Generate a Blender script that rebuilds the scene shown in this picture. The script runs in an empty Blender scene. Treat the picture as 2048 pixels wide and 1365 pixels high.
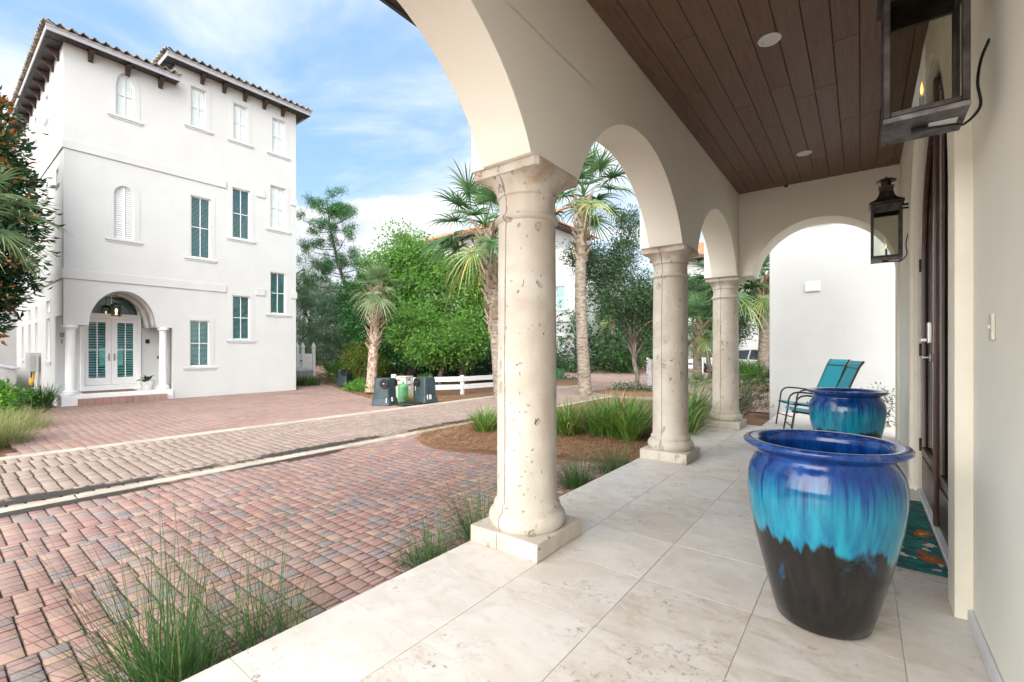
import bpy, bmesh, math, random
import numpy as np
from mathutils import Vector, Matrix

random.seed(7)
RNG = np.random.default_rng(7)
SC = bpy.context.scene
COL = SC.collection
PI = math.pi

# ------------------------------------------------------------------ camera
cam_d = bpy.data.cameras.new("camera")
cam = bpy.data.objects.new("camera", cam_d)
COL.objects.link(cam)
cam.location = (0, 0, 1.35)
cam.rotation_euler = (PI / 2, 0, math.radians(37.489))
cam_d.sensor_width = 36.0
cam_d.lens = 910.0 / 2048.0 * 36.0
cam_d.shift_y = 17.5 / 2048.0
cam_d.clip_start = 0.05
cam_d.clip_end = 2000
SC.camera = cam

# ------------------------------------------------------------------ light
SUN_AZ = math.radians(128)      # direction towards the sun, from +Y clockwise
SUN_EL = math.radians(52)
SC.view_settings.view_transform = 'Standard'
SC.view_settings.look = 'None'
SC.view_settings.exposure = 1.44
SC.view_settings.gamma = 1.0
SC.view_settings.use_curve_mapping = False

W = bpy.data.worlds.new("World")
SC.world = W
W.use_nodes = True
nt = W.node_tree
nt.nodes.clear()


def N(t, kind, **kw):
    n = t.nodes.new(kind)
    for k, v in kw.items():
        setattr(n, k, v)
    return n


def L(t, a, b):
    t.links.new(a, b)


def math_node(t, op, a, b=None, c=None, clamp=False):
    n = N(t, 'ShaderNodeMath', operation=op)
    n.use_clamp = clamp
    for i, v in enumerate((a, b, c)):
        if v is None:
            continue
        if isinstance(v, (int, float)):
            n.inputs[i].default_value = v
        else:
            L(t, v, n.inputs[i])
    return n.outputs[0]


def maprange(t, v, a, b, c, d, smooth=True):
    n = N(t, 'ShaderNodeMapRange')
    n.interpolation_type = 'SMOOTHSTEP' if smooth else 'LINEAR'
    L(t, v, n.inputs[0])
    for i, x in enumerate((a, b, c, d)):
        if isinstance(x, (int, float)):
            n.inputs[i + 1].default_value = x
        else:
            L(t, x, n.inputs[i + 1])
    return n.outputs[0]


def mixc(t, f, a, b, mode='MIX'):
    n = N(t, 'ShaderNodeMix', data_type='RGBA', blend_type=mode)
    n.clamp_factor = True
    if isinstance(f, (int, float)):
        n.inputs[0].default_value = f
    else:
        L(t, f, n.inputs[0])
    for sock, v in ((n.inputs[6], a), (n.inputs[7], b)):
        if isinstance(v, (tuple, list)):
            sock.default_value = (*v[:3], 1)
        else:
            L(t, v, sock)
    return n.outputs[2]


def noise(t, vec, scale, detail=4, rough=0.5, dist=0.0):
    n = N(t, 'ShaderNodeTexNoise')
    n.inputs['Scale'].default_value = scale
    n.inputs['Detail'].default_value = detail
    n.inputs['Roughness'].default_value = rough
    n.inputs['Distortion'].default_value = dist
    if vec is not None:
        L(t, vec, n.inputs['Vector'])
    return n.outputs['Fac']


def mapping(t, vec, scale=(1, 1, 1), loc=(0, 0, 0), rot=(0, 0, 0)):
    n = N(t, 'ShaderNodeMapping')
    n.inputs['Scale'].default_value = scale
    n.inputs['Location'].default_value = loc
    n.inputs['Rotation'].default_value = rot
    L(t, vec, n.inputs['Vector'])
    return n.outputs[0]


def build_sky():
    t = nt
    out = N(t, 'ShaderNodeOutputWorld')
    bg = N(t, 'ShaderNodeBackground')
    sky = N(t, 'ShaderNodeTexSky', sky_type='NISHITA')
    sky.sun_disc = False
    sky.sun_elevation = SUN_EL
    sky.sun_rotation = SUN_AZ
    sky.air_density = 1.0
    sky.dust_density = 1.2
    sky.ozone_density = 1.0
    tc = N(t, 'ShaderNodeTexCoord')
    nrm = N(t, 'ShaderNodeVectorMath', operation='NORMALIZE')
    L(t, tc.outputs['Generated'], nrm.inputs[0])
    d = nrm.outputs[0]
    sep = N(t, 'ShaderNodeSeparateXYZ')
    L(t, d, sep.inputs[0])
    x, y, z = sep.outputs
    zc = math_node(t, 'MAXIMUM', z, 0.03)
    # high thin cloud on a plane far above
    px = math_node(t, 'DIVIDE', x, zc)
    py = math_node(t, 'DIVIDE', y, zc)
    comb = N(t, 'ShaderNodeCombineXYZ')
    L(t, px, comb.inputs[0]); L(t, py, comb.inputs[1])
    v1 = mapping(t, comb.outputs[0], (0.55, 1.15, 1), rot=(0, 0, math.radians(-32)), loc=(3.1, 1.7, 0))
    c1 = noise(t, v1, 1.0, 8, 0.58, 0.5)
    c2 = noise(t, mapping(t, comb.outputs[0], (0.35, 0.35, 1), loc=(5, 2, 0)), 1.0, 3, 0.5)
    cir = maprange(t, math_node(t, 'ADD', c1, math_node(t, 'MULTIPLY', c2, 0.5)), 0.57, 0.90, 0.0, 0.95)
    # heaped cloud bank low over the trees
    cd = (-0.80, 0.60)
    dot = math_node(t, 'ADD', math_node(t, 'MULTIPLY', x, cd[0]), math_node(t, 'MULTIPLY', y, cd[1]))
    hgt = maprange(t, dot, 0.86, 0.97, 0.02, 0.36)
    puff = noise(t, mapping(t, d, (1, 1, 1.25)), 7.0, 9, 0.55)
    hh = math_node(t, 'ADD', hgt, math_node(t, 'MULTIPLY', math_node(t, 'SUBTRACT', puff, 0.5), 0.26))
    cum = maprange(t, math_node(t, 'SUBTRACT', hh, z), 0.0, 0.028, 0.0, 1.0)
    shade = noise(t, mapping(t, d, (1, 1, 2.0), loc=(0, 0, 0.03)), 9.0, 7, 0.6)
    hz = maprange(t, z, 0.0, 0.36, 0.75, 0.0)
    cumcol = mixc(t, maprange(t, shade, 0.36, 0.60, 0, 1), (4.5, 4.8, 5.35), (6.6, 6.65, 6.7))
    skyc = mixc(t, 0.50, sky.outputs[0], (2.9, 4.9, 7.4))
    s1 = mixc(t, hz, skyc, (4.9, 5.6, 6.3))
    s2 = mixc(t, cir, s1, (5.9, 6.1, 6.35))
    s3 = mixc(t, cum, s2, cumcol)
    # added bright patch in the unseen sky behind the camera, to fill the porch
    gd = (0.14, -0.95, 0.27)
    dg = math_node(t, 'ADD', math_node(t, 'ADD', math_node(t, 'MULTIPLY', x, gd[0]), math_node(t, 'MULTIPLY', y, gd[1])), math_node(t, 'MULTIPLY', z, gd[2]))
    gl = maprange(t, dg, 0.40, 0.95, 0.0, 1.0)
    s4 = mixc(t, gl, s3, (41, 40.4, 39.0))
    L(t, s4, bg.inputs['Color'])
    bg.inputs['Strength'].default_value = 0.072
    L(t, bg.outputs[0], out.inputs['Surface'])


build_sky()
sun_d = bpy.data.lights.new("sun", 'SUN')
sun_d.energy = 0.6
sun_d.angle = math.radians(40)
sun_d.color = (1.0, 0.95, 0.88)
sun = bpy.data.objects.new("sun", sun_d)
COL.objects.link(sun)
sv = Vector((math.sin(SUN_AZ) * math.cos(SUN_EL), math.cos(SUN_AZ) * math.cos(SUN_EL), math.sin(SUN_EL)))
sun.rotation_euler = sv.to_track_quat('Z', 'Y').to_euler()
sun.location = (5, -10, 20)


# ------------------------------------------------------------------ helpers
def lin(r, g, b):
    def f(c):
        c /= 255.0
        return c / 12.92 if c <= 0.04045 else ((c + 0.055) / 1.055) ** 2.4
    return (f(r), f(g), f(b))


def new_mat(name):
    m = bpy.data.materials.new(name)
    m.use_nodes = True
    t = m.node_tree
    t.nodes.clear()
    out = N(t, 'ShaderNodeOutputMaterial')
    p = N(t, 'ShaderNodeBsdfPrincipled')
    L(t, p.outputs[0], out.inputs[0])
    return m, t, p, out


def objco(t):
    return N(t, 'ShaderNodeTexCoord').outputs['Object']


def worldco(t):
    return N(t, 'ShaderNodeNewGeometry').outputs['Position']


def attr(t, name='tone'):
    n = N(t, 'ShaderNodeAttribute')
    n.attribute_name = name
    return n.outputs['Fac']


def ramp(t, f, stops, mode='LINEAR'):
    n = N(t, 'ShaderNodeValToRGB')
    cr = n.color_ramp
    cr.interpolation = mode
    while len(cr.elements) < len(stops):
        cr.elements.new(0.5)
    for e, (p, c) in zip(cr.elements, stops):
        e.position = p
        e.color = (*c[:3], 1)
    L(t, f, n.inputs[0])
    return n.outputs[0]


def bump(t, p, h, strength=0.2, dist=0.01, normal=None):
    b = N(t, 'ShaderNodeBump')
    b.inputs['Strength'].default_value = strength
    b.inputs['Distance'].default_value = dist
    L(t, h, b.inputs['Height'])
    if normal is not None:
        L(t, normal, b.inputs['Normal'])
    L(t, b.outputs[0], p.inputs['Normal'])
    return b.outputs[0]


def simple(name, col, rough=0.6, metal=0.0, var=0.12, scale=6.0, bmp=0.0, bscale=80.0, spec=0.5, coat=0.0):
    m, t, p, o = new_mat(name)
    v = worldco(t)
    n = noise(t, v, scale, 5, 0.55)
    dark = tuple(c * (1 - var) for c in col)
    lite = tuple(min(1, c * (1 + var)) for c in col)
    L(t, mixc(t, maprange(t, n, 0.3, 0.7, 0, 1), dark, lite), p.inputs['Base Color'])
    p.inputs['Roughness'].default_value = rough
    p.inputs['Metallic'].default_value = metal
    p.inputs['Specular IOR Level'].default_value = spec
    p.inputs['Coat Weight'].default_value = coat
    if bmp:
        bump(t, p, noise(t, v, bscale, 4, 0.6), bmp, 0.004)
    return m


def stucco(name, col, var=0.045, streak=0.05):
    m, t, p, o = new_mat(name)
    v = worldco(t)
    n1 = noise(t, v, 1.3, 5, 0.6)
    n2 = noise(t, mapping(t, v, (5, 5, 0.35)), 1.0, 5, 0.65)
    c = mixc(t, maprange(t, n1, 0.3, 0.7, 0, 1), tuple(x * (1 - var) for x in col), col)
    c = mixc(t, maprange(t, n2, 0.56, 0.8, 0, streak * 6), c, tuple(x * 0.86 for x in col))
    L(t, c, p.inputs['Base Color'])
    p.inputs['Roughness'].default_value = 0.85
    p.inputs['Specular IOR Level'].default_value = 0.25
    bump(t, p, noise(t, v, 130, 5, 0.65), 0.22, 0.003)
    return m


def leafmat(name, stops, rough=0.45, trans=0.32, spec=0.4):
    m, t, p, out = new_mat(name)
    c = ramp(t, attr(t), stops)
    L(t, c, p.inputs['Base Color'])
    p.inputs['Roughness'].default_value = rough
    p.inputs['Specular IOR Level'].default_value = spec
    tr = N(t, 'ShaderNodeBsdfTranslucent')
    hs = N(t, 'ShaderNodeHueSaturation')
    hs.inputs['Hue'].default_value = 0.485
    hs.inputs['Value'].default_value = 1.25
    L(t, c, hs.inputs['Color'])
    L(t, hs.outputs[0], tr.inputs['Color'])
    mx = N(t, 'ShaderNodeMixShader')
    mx.inputs[0].default_value = trans
    L(t, p.outputs[0], mx.inputs[1])
    L(t, tr.outputs[0], mx.inputs[2])
    L(t, mx.outputs[0], out.inputs[0])
    return m


def glassmat(name, tint=(1, 1, 1), refl=0.10, rough=0.02, gain=0.8):
    m, t, p, out = new_mat(name)
    t.nodes.remove(p)
    tr = N(t, 'ShaderNodeBsdfTransparent')
    tr.inputs[0].default_value = (*tint, 1)
    gl = N(t, 'ShaderNodeBsdfGlossy')
    gl.inputs['Roughness'].default_value = rough
    lw = N(t, 'ShaderNodeLayerWeight')
    lw.inputs[0].default_value = 0.25
    f = math_node(t, 'MULTIPLY_ADD', lw.outputs['Fresnel'], gain, refl, clamp=True)
    mx = N(t, 'ShaderNodeMixShader')
    L(t, f, mx.inputs[0])
    L(t, tr.outputs[0], mx.inputs[1])
    L(t, gl.outputs[0], mx.inputs[2])
    L(t, mx.outputs[0], out.inputs[0])
    return m


def link(o, parent=None):
    COL.objects.link(o)
    if parent is not None:
        o.parent = parent
    return o


def tag(o, label=None, cat=None, group=None, kind=None):
    if label:
        o['label'] = label
    if cat:
        o['category'] = cat
    if group:
        o['group'] = group
    if kind:
        o['kind'] = kind
    return o


def empty(name, loc=(0, 0, 0), rz=0.0, label=None, cat=None, group=None):
    o = bpy.data.objects.new(name, None)
    o.location = loc
    o.rotation_euler = (0, 0, rz)
    o.empty_display_size = 0.1
    COL.objects.link(o)
    return tag(o, label, cat, group)


def children(o):
    return [c for c in COL.objects if c.parent == o]


def copy_tree(o, parent=None):
    c = o.copy()
    COL.objects.link(c)
    if parent is not None:
        c.parent = parent
    for ch in children(o):
        copy_tree(ch, c)
    return c


def meshobj(name, me, mat, parent=None, bevel=0.0, seg=2):
    o = bpy.data.objects.new(name, me)
    if mat is not None:
        for m in (mat if isinstance(mat, (list, tuple)) else [mat]):
            me.materials.append(m)
    link(o, parent)
    if bevel:
        b = o.modifiers.new('bevel', 'BEVEL')
        b.width = bevel
        b.segments = seg
        b.limit_method = 'ANGLE'
        b.angle_limit = math.radians(40)
        b.harden_normals = False
    return o


class MB:
    """collects faces, then links them as one mesh object"""

    def __init__(self):
        self.v, self.f, self.mi, self.tone = [], [], [], []
        self.m = 0
        self.t = 0.5

    def add(self, vs, fs):
        b = len(self.v)
        self.v.extend(vs)
        for f in fs:
            self.f.append([b + i for i in f])
            self.mi.append(self.m)
            self.tone.append(self.t)
        return self

    def box(self, a, b):
        (x0, y0, z0), (x1, y1, z1) = a, b
        vs = [(x0, y0, z0), (x1, y0, z0), (x1, y1, z0), (x0, y1, z0), (x0, y0, z1), (x1, y0, z1), (x1, y1, z1), (x0, y1, z1)]
        return self.add(vs, [(0, 3, 2, 1), (4, 5, 6, 7), (0, 1, 5, 4), (1, 2, 6, 5), (2, 3, 7, 6), (3, 0, 4, 7)])

    def bar(self, a, b, w, h, up=(0, 0, 1)):
        a, b = Vector(a), Vector(b)
        d = (b - a).normalized()
        s = d.cross(Vector(up))
        if s.length < 1e-4:
            s = d.cross(Vector((0, 1, 0)))
        s.normalize()
        u = s.cross(d).normalized()
        vs = []
        for p in (a, b):
            for i, j in ((-1, -1), (1, -1), (1, 1), (-1, 1)):
                vs.append(tuple(p + s * (i * w / 2) + u * (j * h / 2)))
        return self.add(vs, [(0, 1, 2, 3), (7, 6, 5, 4), (0, 4, 5, 1), (1, 5, 6, 2), (2, 6, 7, 3), (3, 7, 4, 0)])

    def lathe(self, prof, n=32, c=(0, 0, 0), sx=1.0, sy=1.0, wob=None):
        vs, fs = [], []
        k = len(prof)
        for i in range(n):
            a = 2 * PI * i / n
            for r, z in prof:
                rr = r * (1 + (wob(a, z) if wob else 0))
                vs.append((c[0] + rr * math.cos(a) * sx, c[1] + rr * math.sin(a) * sy, c[2] + z))
        for i in range(n):
            j = (i + 1) % n
            for q in range(k - 1):
                fs.append((i * k + q, j * k + q, j * k + q + 1, i * k + q + 1))
        if prof[0][0] > 1e-5:
            fs.append([i * k for i in range(n)][::-1])
        if prof[-1][0] > 1e-5:
            fs.append([i * k + k - 1 for i in range(n)])
        return self.add(vs, fs)

    def tube(self, pts, rad, n=8, cap=True):
        pts = [Vector(p) for p in pts]
        if not isinstance(rad, (list, tuple)):
            rad = [rad] * len(pts)
        vs, fs = [], []
        ref = None
        for i, p in enumerate(pts):
            d = (pts[min(i + 1, len(pts) - 1)] - pts[max(i - 1, 0)]).normalized()
            if ref is None:
                ref = Vector((0, 0, 1)) if abs(d.z) < 0.9 else Vector((1, 0, 0))
            s = d.cross(ref).normalized()
            u = s.cross(d).normalized()
            ref = u
            for k in range(n):
                a = 2 * PI * k / n
                vs.append(tuple(p + (s * math.cos(a) + u * math.sin(a)) * rad[i]))
        for i in range(len(pts) - 1):
            for k in range(n):
                k2 = (k + 1) % n
                fs.append((i * n + k, i * n + k2, (i + 1) * n + k2, (i + 1) * n + k))
        if cap:
            fs.append(list(range(n))[::-1])
            fs.append([(len(pts) - 1) * n + k for k in range(n)])
        return self.add(vs, fs)

    def prism(self, poly, fn, d):
        """poly in 2D, fn(u,v,w) -> point, extruded from w=0 to w=d"""
        n = len(poly)
        vs = [fn(u, v, 0) for u, v in poly] + [fn(u, v, d) for u, v in poly]
        fs = [list(range(n))[::-1], [n + i for i in range(n)]]
        for i in range(n):
            j = (i + 1) % n
            fs.append((i, j, n + j, n + i))
        return self.add(vs, fs)

    def build(self, name, mat, parent=None, smooth=None, bevel=0.0, seg=2):
        me = bpy.data.meshes.new(name)
        me.from_pydata([tuple(v) for v in self.v], [], self.f)
        a = me.attributes.new('tone', 'FLOAT', 'FACE')
        a.data.foreach_set('value', np.array(self.tone, dtype=np.float32))
        me.polygons.foreach_set('material_index', np.array(self.mi, dtype=np.int32))
        bm = bmesh.new()
        bm.from_mesh(me)
        bmesh.ops.recalc_face_normals(bm, faces=bm.faces)
        bm.to_mesh(me)
        bm.free()
        if smooth is not None:
            me.polygons.foreach_set('use_smooth', np.ones(len(me.polygons), dtype=bool))
            me.set_sharp_from_angle(angle=math.radians(smooth))
        me.update()
        return meshobj(name, me, mat, parent, bevel, seg)


def np_mesh(name, verts, quads, tone, mat, parent=None, smooth=False):
    """fast mesh of quads; tone has one value per quad"""
    me = bpy.data.meshes.new(name)
    nv, nq = len(verts), len(quads)
    me.vertices.add(nv)
    me.vertices.foreach_set('co', np.asarray(verts, dtype=np.float32).ravel())
    me.loops.add(nq * 4)
    me.loops.foreach_set('vertex_index', np.asarray(quads, dtype=np.int32).ravel())
    me.polygons.add(nq)
    me.polygons.foreach_set('loop_start', np.arange(0, nq * 4, 4, dtype=np.int32))
    me.update(calc_edges=True)
    a = me.attributes.new('tone', 'FLOAT', 'FACE')
    a.data.foreach_set('value', np.asarray(tone, dtype=np.float32))
    if smooth:
        me.polygons.foreach_set('use_smooth', np.ones(nq, dtype=bool))
    me.validate()
    return meshobj(name, me, mat, parent)


def frame_matrix(origin, u, v):
    u, v = Vector(u).normalized(), Vector(v).normalized()
    w = u.cross(v)
    return Matrix(((u.x, v.x, w.x, origin[0]), (u.y, v.y, w.y, origin[1]), (u.z, v.z, w.z, origin[2]), (0, 0, 0, 1)))


def plate(name, loops, w0, w1, M, mat, parent=None, bevel=0.0):
    """flat plate with holes: loops are 2D outlines, extruded from w0 to w1 in the frame M"""
    cu = bpy.data.curves.new(name, 'CURVE')
    cu.dimensions = '2D'
    cu.fill_mode = 'BOTH'
    cu.extrude = abs(w1 - w0) / 2
    for lp in loops:
        s = cu.splines.new('POLY')
        s.points.add(len(lp) - 1)
        for p, (u, v) in zip(s.points, lp):
            p.co = (u, v, 0, 1)
        s.use_cyclic_u = True
    tmp = bpy.data.objects.new(name, cu)
    COL.objects.link(tmp)
    dg = bpy.context.evaluated_depsgraph_get()
    me = bpy.data.meshes.new_from_object(tmp.evaluated_get(dg))
    bpy.data.objects.remove(tmp)
    bpy.data.curves.remove(cu)
    me.name = name
    me.transform(M @ Matrix.Translation((0, 0, (w0 + w1) / 2)))
    bm = bmesh.new()
    bm.from_mesh(me)
    bmesh.ops.remove_doubles(bm, verts=bm.verts, dist=1e-5)
    bmesh.ops.recalc_face_normals(bm, faces=bm.faces)
    bm.to_mesh(me)
    bm.free()
    me.materials.clear()
    return meshobj(name, me, mat, parent, bevel)


def seg_arch(c, half, spring, rise, n=28):
    """points of a segmental arch from right to left (u descending)"""
    R = (half * half + rise * rise) / (2 * rise)
    zc = spring + rise - R
    a = math.asin(min(1, half / R))
    if rise > half:
        return [(c + half * math.cos(PI * i / n), spring + rise * math.sin(PI * i / n)) for i in range(n + 1)]
    return [(c + R * math.sin(a - 2 * a * i / n), zc + R * math.cos(a - 2 * a * i / n)) for i in range(n + 1)]


def rect(u0, v0, u1, v1):
    return [(u0, v0), (u1, v0), (u1, v1), (u0, v1)]


def arched(u0, v0, u1, vs, rise, n=20):
    """rectangle with an arched head, counter clockwise"""
    c, h = (u0 + u1) / 2, (u1 - u0) / 2
    return [(u0, v0), (u1, v0)] + seg_arch(c, h, vs, rise, n)


def text_mesh(name, body, size, M, mat, parent, extrude=0.004):
    cu = bpy.data.curves.new(name, 'FONT')
    cu.body = body
    cu.size = size
    cu.extrude = extrude
    cu.align_x = 'CENTER'
    cu.align_y = 'CENTER'
    tmp = bpy.data.objects.new(name, cu)
    COL.objects.link(tmp)
    dg = bpy.context.evaluated_depsgraph_get()
    me = bpy.data.meshes.new_from_object(tmp.evaluated_get(dg))
    bpy.data.objects.remove(tmp)
    bpy.data.curves.remove(cu)
    me.transform(M)
    me.materials.clear()
    return meshobj(name, me, mat, parent)


# ------------------------------------------------------------------ materials
M = {}
M['white'] = stucco('white_stucco', (0.595, 0.60, 0.59), 0.05, 0.05)
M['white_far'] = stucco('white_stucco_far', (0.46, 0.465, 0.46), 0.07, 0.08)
M['cream'] = stucco('cream_stucco', (0.86, 0.815, 0.715), 0.04, 0.03)
M['cream_wall'] = stucco('pale_cream_stucco', (0.83, 0.81, 0.725), 0.05, 0.04)
M['trimwhite'] = simple('white_painted_wood', (0.80, 0.80, 0.80), 0.45, var=0.03)
M['creamtrim'] = simple('cream_painted_wood', (0.76, 0.71, 0.60), 0.5, var=0.04)
M['greytrim'] = simple('pale_grey_trim', (0.62, 0.62, 0.64), 0.55, var=0.06)
M['fascia'] = simple('grey_fascia', (0.42, 0.42, 0.45), 0.5, var=0.06)
M['soffit'] = simple('dark_soffit', (0.060, 0.056, 0.058), 0.6, var=0.1)
M['corbel'] = simple('dark_brown_wood', (0.060, 0.036, 0.024), 0.6, var=0.3, scale=20, bmp=0.3)
M['bronze'] = simple('aged_bronze', (0.050, 0.040, 0.036), 0.42, metal=0.75, var=0.5, scale=14, bmp=0.15, bscale=60)
M['bronzebottom'] = simple('weathered_bronze', (0.13, 0.12, 0.12), 0.5, metal=0.55, var=0.45, scale=17, bmp=0.15)
M['blackmetal'] = simple('black_metal', (0.012, 0.012, 0.014), 0.4, metal=0.3, var=0.2)
M['chairframe'] = simple('dark_grey_tube', (0.040, 0.040, 0.044), 0.35, metal=0.5, var=0.1)
M['nickel'] = simple('satin_nickel', (0.55, 0.54, 0.52), 0.28, metal=1.0, var=0.05)
M['whiteplastic'] = simple('white_plastic', (0.72, 0.72, 0.70), 0.4, var=0.04)
M['beigeplastic'] = simple('beige_plastic', (0.58, 0.55, 0.46), 0.45, var=0.04)
M['bin'] = simple('dark_slate_plastic', (0.030, 0.050, 0.058), 0.5, var=0.2, scale=9, bmp=0.15, bscale=140)
M['rubber'] = simple('black_rubber', (0.010, 0.010, 0.011), 0.6, var=0.2)
M['greenplastic'] = simple('green_utility_plastic', (0.10, 0.30, 0.13), 0.5, var=0.15)
M['boxgreen'] = simple('pale_green_steel', (0.50, 0.55, 0.44), 0.5, var=0.08)
M['red'] = simple('red_label', (0.55, 0.05, 0.04), 0.5)
M['paperblue'] = simple('pale_blue_label', (0.60, 0.68, 0.80), 0.5)
M['sticker'] = simple('white_sticker', (0.80, 0.80, 0.80), 0.5, var=0.05)
M['ledwhite'] = simple('frosted_lens', (0.70, 0.69, 0.65), 0.3, var=0.03)
M['clay'] = simple('pale_glazed_clay', (0.62, 0.60, 0.56), 0.4, var=0.06)
M['coir'] = simple('brown_coir', (0.20, 0.12, 0.06), 0.95, var=0.3, scale=40, bmp=0.5, bscale=120)
M['lightwood'] = simple('weathered_grey_wood', (0.36, 0.35, 0.35), 0.7, var=0.15, scale=8)
M['yellow'] = simple('yellow_hose', (0.65, 0.38, 0.03), 0.5)
M['heater'] = simple('grey_steel_case', (0.42, 0.42, 0.41), 0.5, var=0.06)
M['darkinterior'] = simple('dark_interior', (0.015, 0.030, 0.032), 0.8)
M['blind'] = simple('white_blind', (0.76, 0.80, 0.80), 0.5, var=0.04)
M['curtain'] = simple('white_curtain', (0.82, 0.84, 0.83), 0.8, var=0.06)
M['carwhite'] = simple('silver_white_paint', (0.62, 0.63, 0.65), 0.2, metal=0.1, var=0.02, coat=0.6)
M['carglass'] = simple('dark_glass', (0.02, 0.025, 0.03), 0.06, var=0.05)
M['flower'] = simple('coral_red_petals', (0.72, 0.07, 0.04), 0.5, var=0.25, scale=60)
M['glass'] = glassmat('clear_pane', (0.88, 0.89, 0.86), 0.008, gain=0.04)
M['tealglass'] = glassmat('teal_pane', (0.74, 0.94, 0.94), 0.06)
M['skyglass'] = glassmat('sky_pane', (0.985, 1.0, 1.0), 0.03, gain=0.3)
M['doorglass'] = simple('dark_door_glass', (0.018, 0.016, 0.014), 0.04, var=0.05, spec=0.9)


def mat_flame():
    m, t, p, out = new_mat('gas_flame')
    p.inputs['Base Color'].default_value = (1, 0.4, 0.08, 1)
    p.inputs['Emission Color'].default_value = (1.0, 0.42, 0.09, 1)
    p.inputs['Emission Strength'].default_value = 1.1
    return m


M['flame'] = mat_flame()


def mat_pavers(name, stops, grit=0.5):
    m, t, p, o = new_mat(name)
    v = worldco(t)
    tn = attr(t)
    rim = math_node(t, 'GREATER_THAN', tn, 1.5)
    c = ramp(t, math_node(t, 'MODULO', tn, 2.0), stops, 'CONSTANT')
    n1 = noise(t, v, 9, 4, 0.6)
    n2 = noise(t, v, 170, 3, 0.7)
    n3 = noise(t, v, 0.9, 5, 0.6)
    c = mixc(t, maprange(t, n1, 0.3, 0.7, 0.0, 0.4), c, (0.33, 0.215, 0.18), 'MIX')
    c = mixc(t, maprange(t, n3, 0.35, 0.75, 0.0, 0.35), c, (0.40, 0.295, 0.265))
    c = mixc(t, maprange(t, n2, 0.35, 0.75, 0, grit * 0.8), c, (0.46, 0.39, 0.355))
    c = mixc(t, maprange(t, n2, 0.42, 0.25, 0, 0.5), c, (0.10, 0.07, 0.06))
    wide = noise(t, v, 0.55, 6, 0.62)
    c = mixc(t, maprange(t, wide, 0.52, 0.74, 0, 0.42), c, (0.17, 0.13, 0.12))
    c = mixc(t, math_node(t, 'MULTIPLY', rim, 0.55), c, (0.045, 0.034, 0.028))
    L(t, c, p.inputs['Base Color'])
    p.inputs['Roughness'].default_value = 0.85
    p.inputs['Specular IOR Level'].default_value = 0.3
    bump(t, p, math_node(t, 'ADD', n2, math_node(t, 'MULTIPLY', n1, 1.5)), 0.45, 0.004)
    return m


RED_STOPS = [(0.0, (0.26, 0.105, 0.090)), (0.16, (0.31, 0.145, 0.115)), (0.33, (0.335, 0.195, 0.145)),
             (0.47, (0.27, 0.160, 0.135)), (0.60, (0.385, 0.235, 0.160)), (0.70, (0.145, 0.140, 0.155)),
             (0.82, (0.195, 0.170, 0.170)), (0.92, (0.23, 0.135, 0.130))]
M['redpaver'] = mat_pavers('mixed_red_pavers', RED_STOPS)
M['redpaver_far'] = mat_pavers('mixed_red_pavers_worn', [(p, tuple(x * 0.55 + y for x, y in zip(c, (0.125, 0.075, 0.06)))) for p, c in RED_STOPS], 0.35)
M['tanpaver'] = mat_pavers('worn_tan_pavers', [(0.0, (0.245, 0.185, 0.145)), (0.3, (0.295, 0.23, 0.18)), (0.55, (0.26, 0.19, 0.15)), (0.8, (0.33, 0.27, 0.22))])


def mat_joint():
    m, t, p, o = new_mat('joint_sand')
    v = worldco(t)
    L(t, mixc(t, maprange(t, noise(t, v, 3, 5), 0.3, 0.7, 0, 1), (0.035, 0.028, 0.022), (0.11, 0.085, 0.065)), p.inputs['Base Color'])
    p.inputs['Roughness'].default_value = 0.95
    return m


M['joint'] = mat_joint()


def mat_curb():
    m, t, p, o = new_mat('worn_concrete')
    v = worldco(t)
    n1 = noise(t, v, 3, 6, 0.65)
    n2 = noise(t, v, 60, 4, 0.6)
    c = mixc(t, maprange(t, n1, 0.3, 0.7, 0, 1), (0.36, 0.32, 0.255), (0.50, 0.455, 0.37))
    c = mixc(t, maprange(t, n2, 0.6, 0.8, 0, 0.6), c, (0.22, 0.20, 0.17))
    L(t, c, p.inputs['Base Color'])
    p.inputs['Roughness'].default_value = 0.9
    bump(t, p, n2, 0.5, 0.006)
    return m


M['curb'] = mat_curb()


def mat_dirt():
    m, t, p, o = new_mat('dark_gutter_silt')
    v = worldco(t)
    n1 = noise(t, mapping(t, v, (5.0, 1.6, 1)), 1.3, 10, 0.78)
    c = mixc(t, noise(t, v, 40, 5, 0.7), (0.014, 0.012, 0.011), (0.055, 0.047, 0.041))
    L(t, c, p.inputs['Base Color'])
    p.inputs['Roughness'].default_value = 0.9
    a = attr(t, 'edge')
    al = maprange(t, math_node(t, 'ADD', a, math_node(t, 'MULTIPLY', math_node(t, 'SUBTRACT', n1, 0.5), 2.6)), 0.38, 0.70, 0, 0.86)
    L(t, al, p.inputs['Alpha'])
    bump(t, p, noise(t, v, 90, 4), 0.5, 0.01)
    return m


M['silt'] = mat_dirt()


def mat_mulch():
    m, t, p, o = new_mat('pine_straw_ground')
    v = worldco(t)
    n1 = noise(t, v, 55, 6, 0.75, 1.5)
    n2 = noise(t, v, 1.1, 5, 0.6)
    c = ramp(t, n1, [(0.28, (0.05, 0.025, 0.014)), (0.45, (0.19, 0.098, 0.052)), (0.6, (0.30, 0.17, 0.095)), (0.78, (0.43, 0.29, 0.18))])
    c = mixc(t, maprange(t, n2, 0.4, 0.75, 0, 0.5), c, (0.15, 0.075, 0.045))
    L(t, c, p.inputs['Base Color'])
    p.inputs['Roughness'].default_value = 0.95
    bump(t, p, n1, 0.9, 0.03)
    return m


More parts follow.
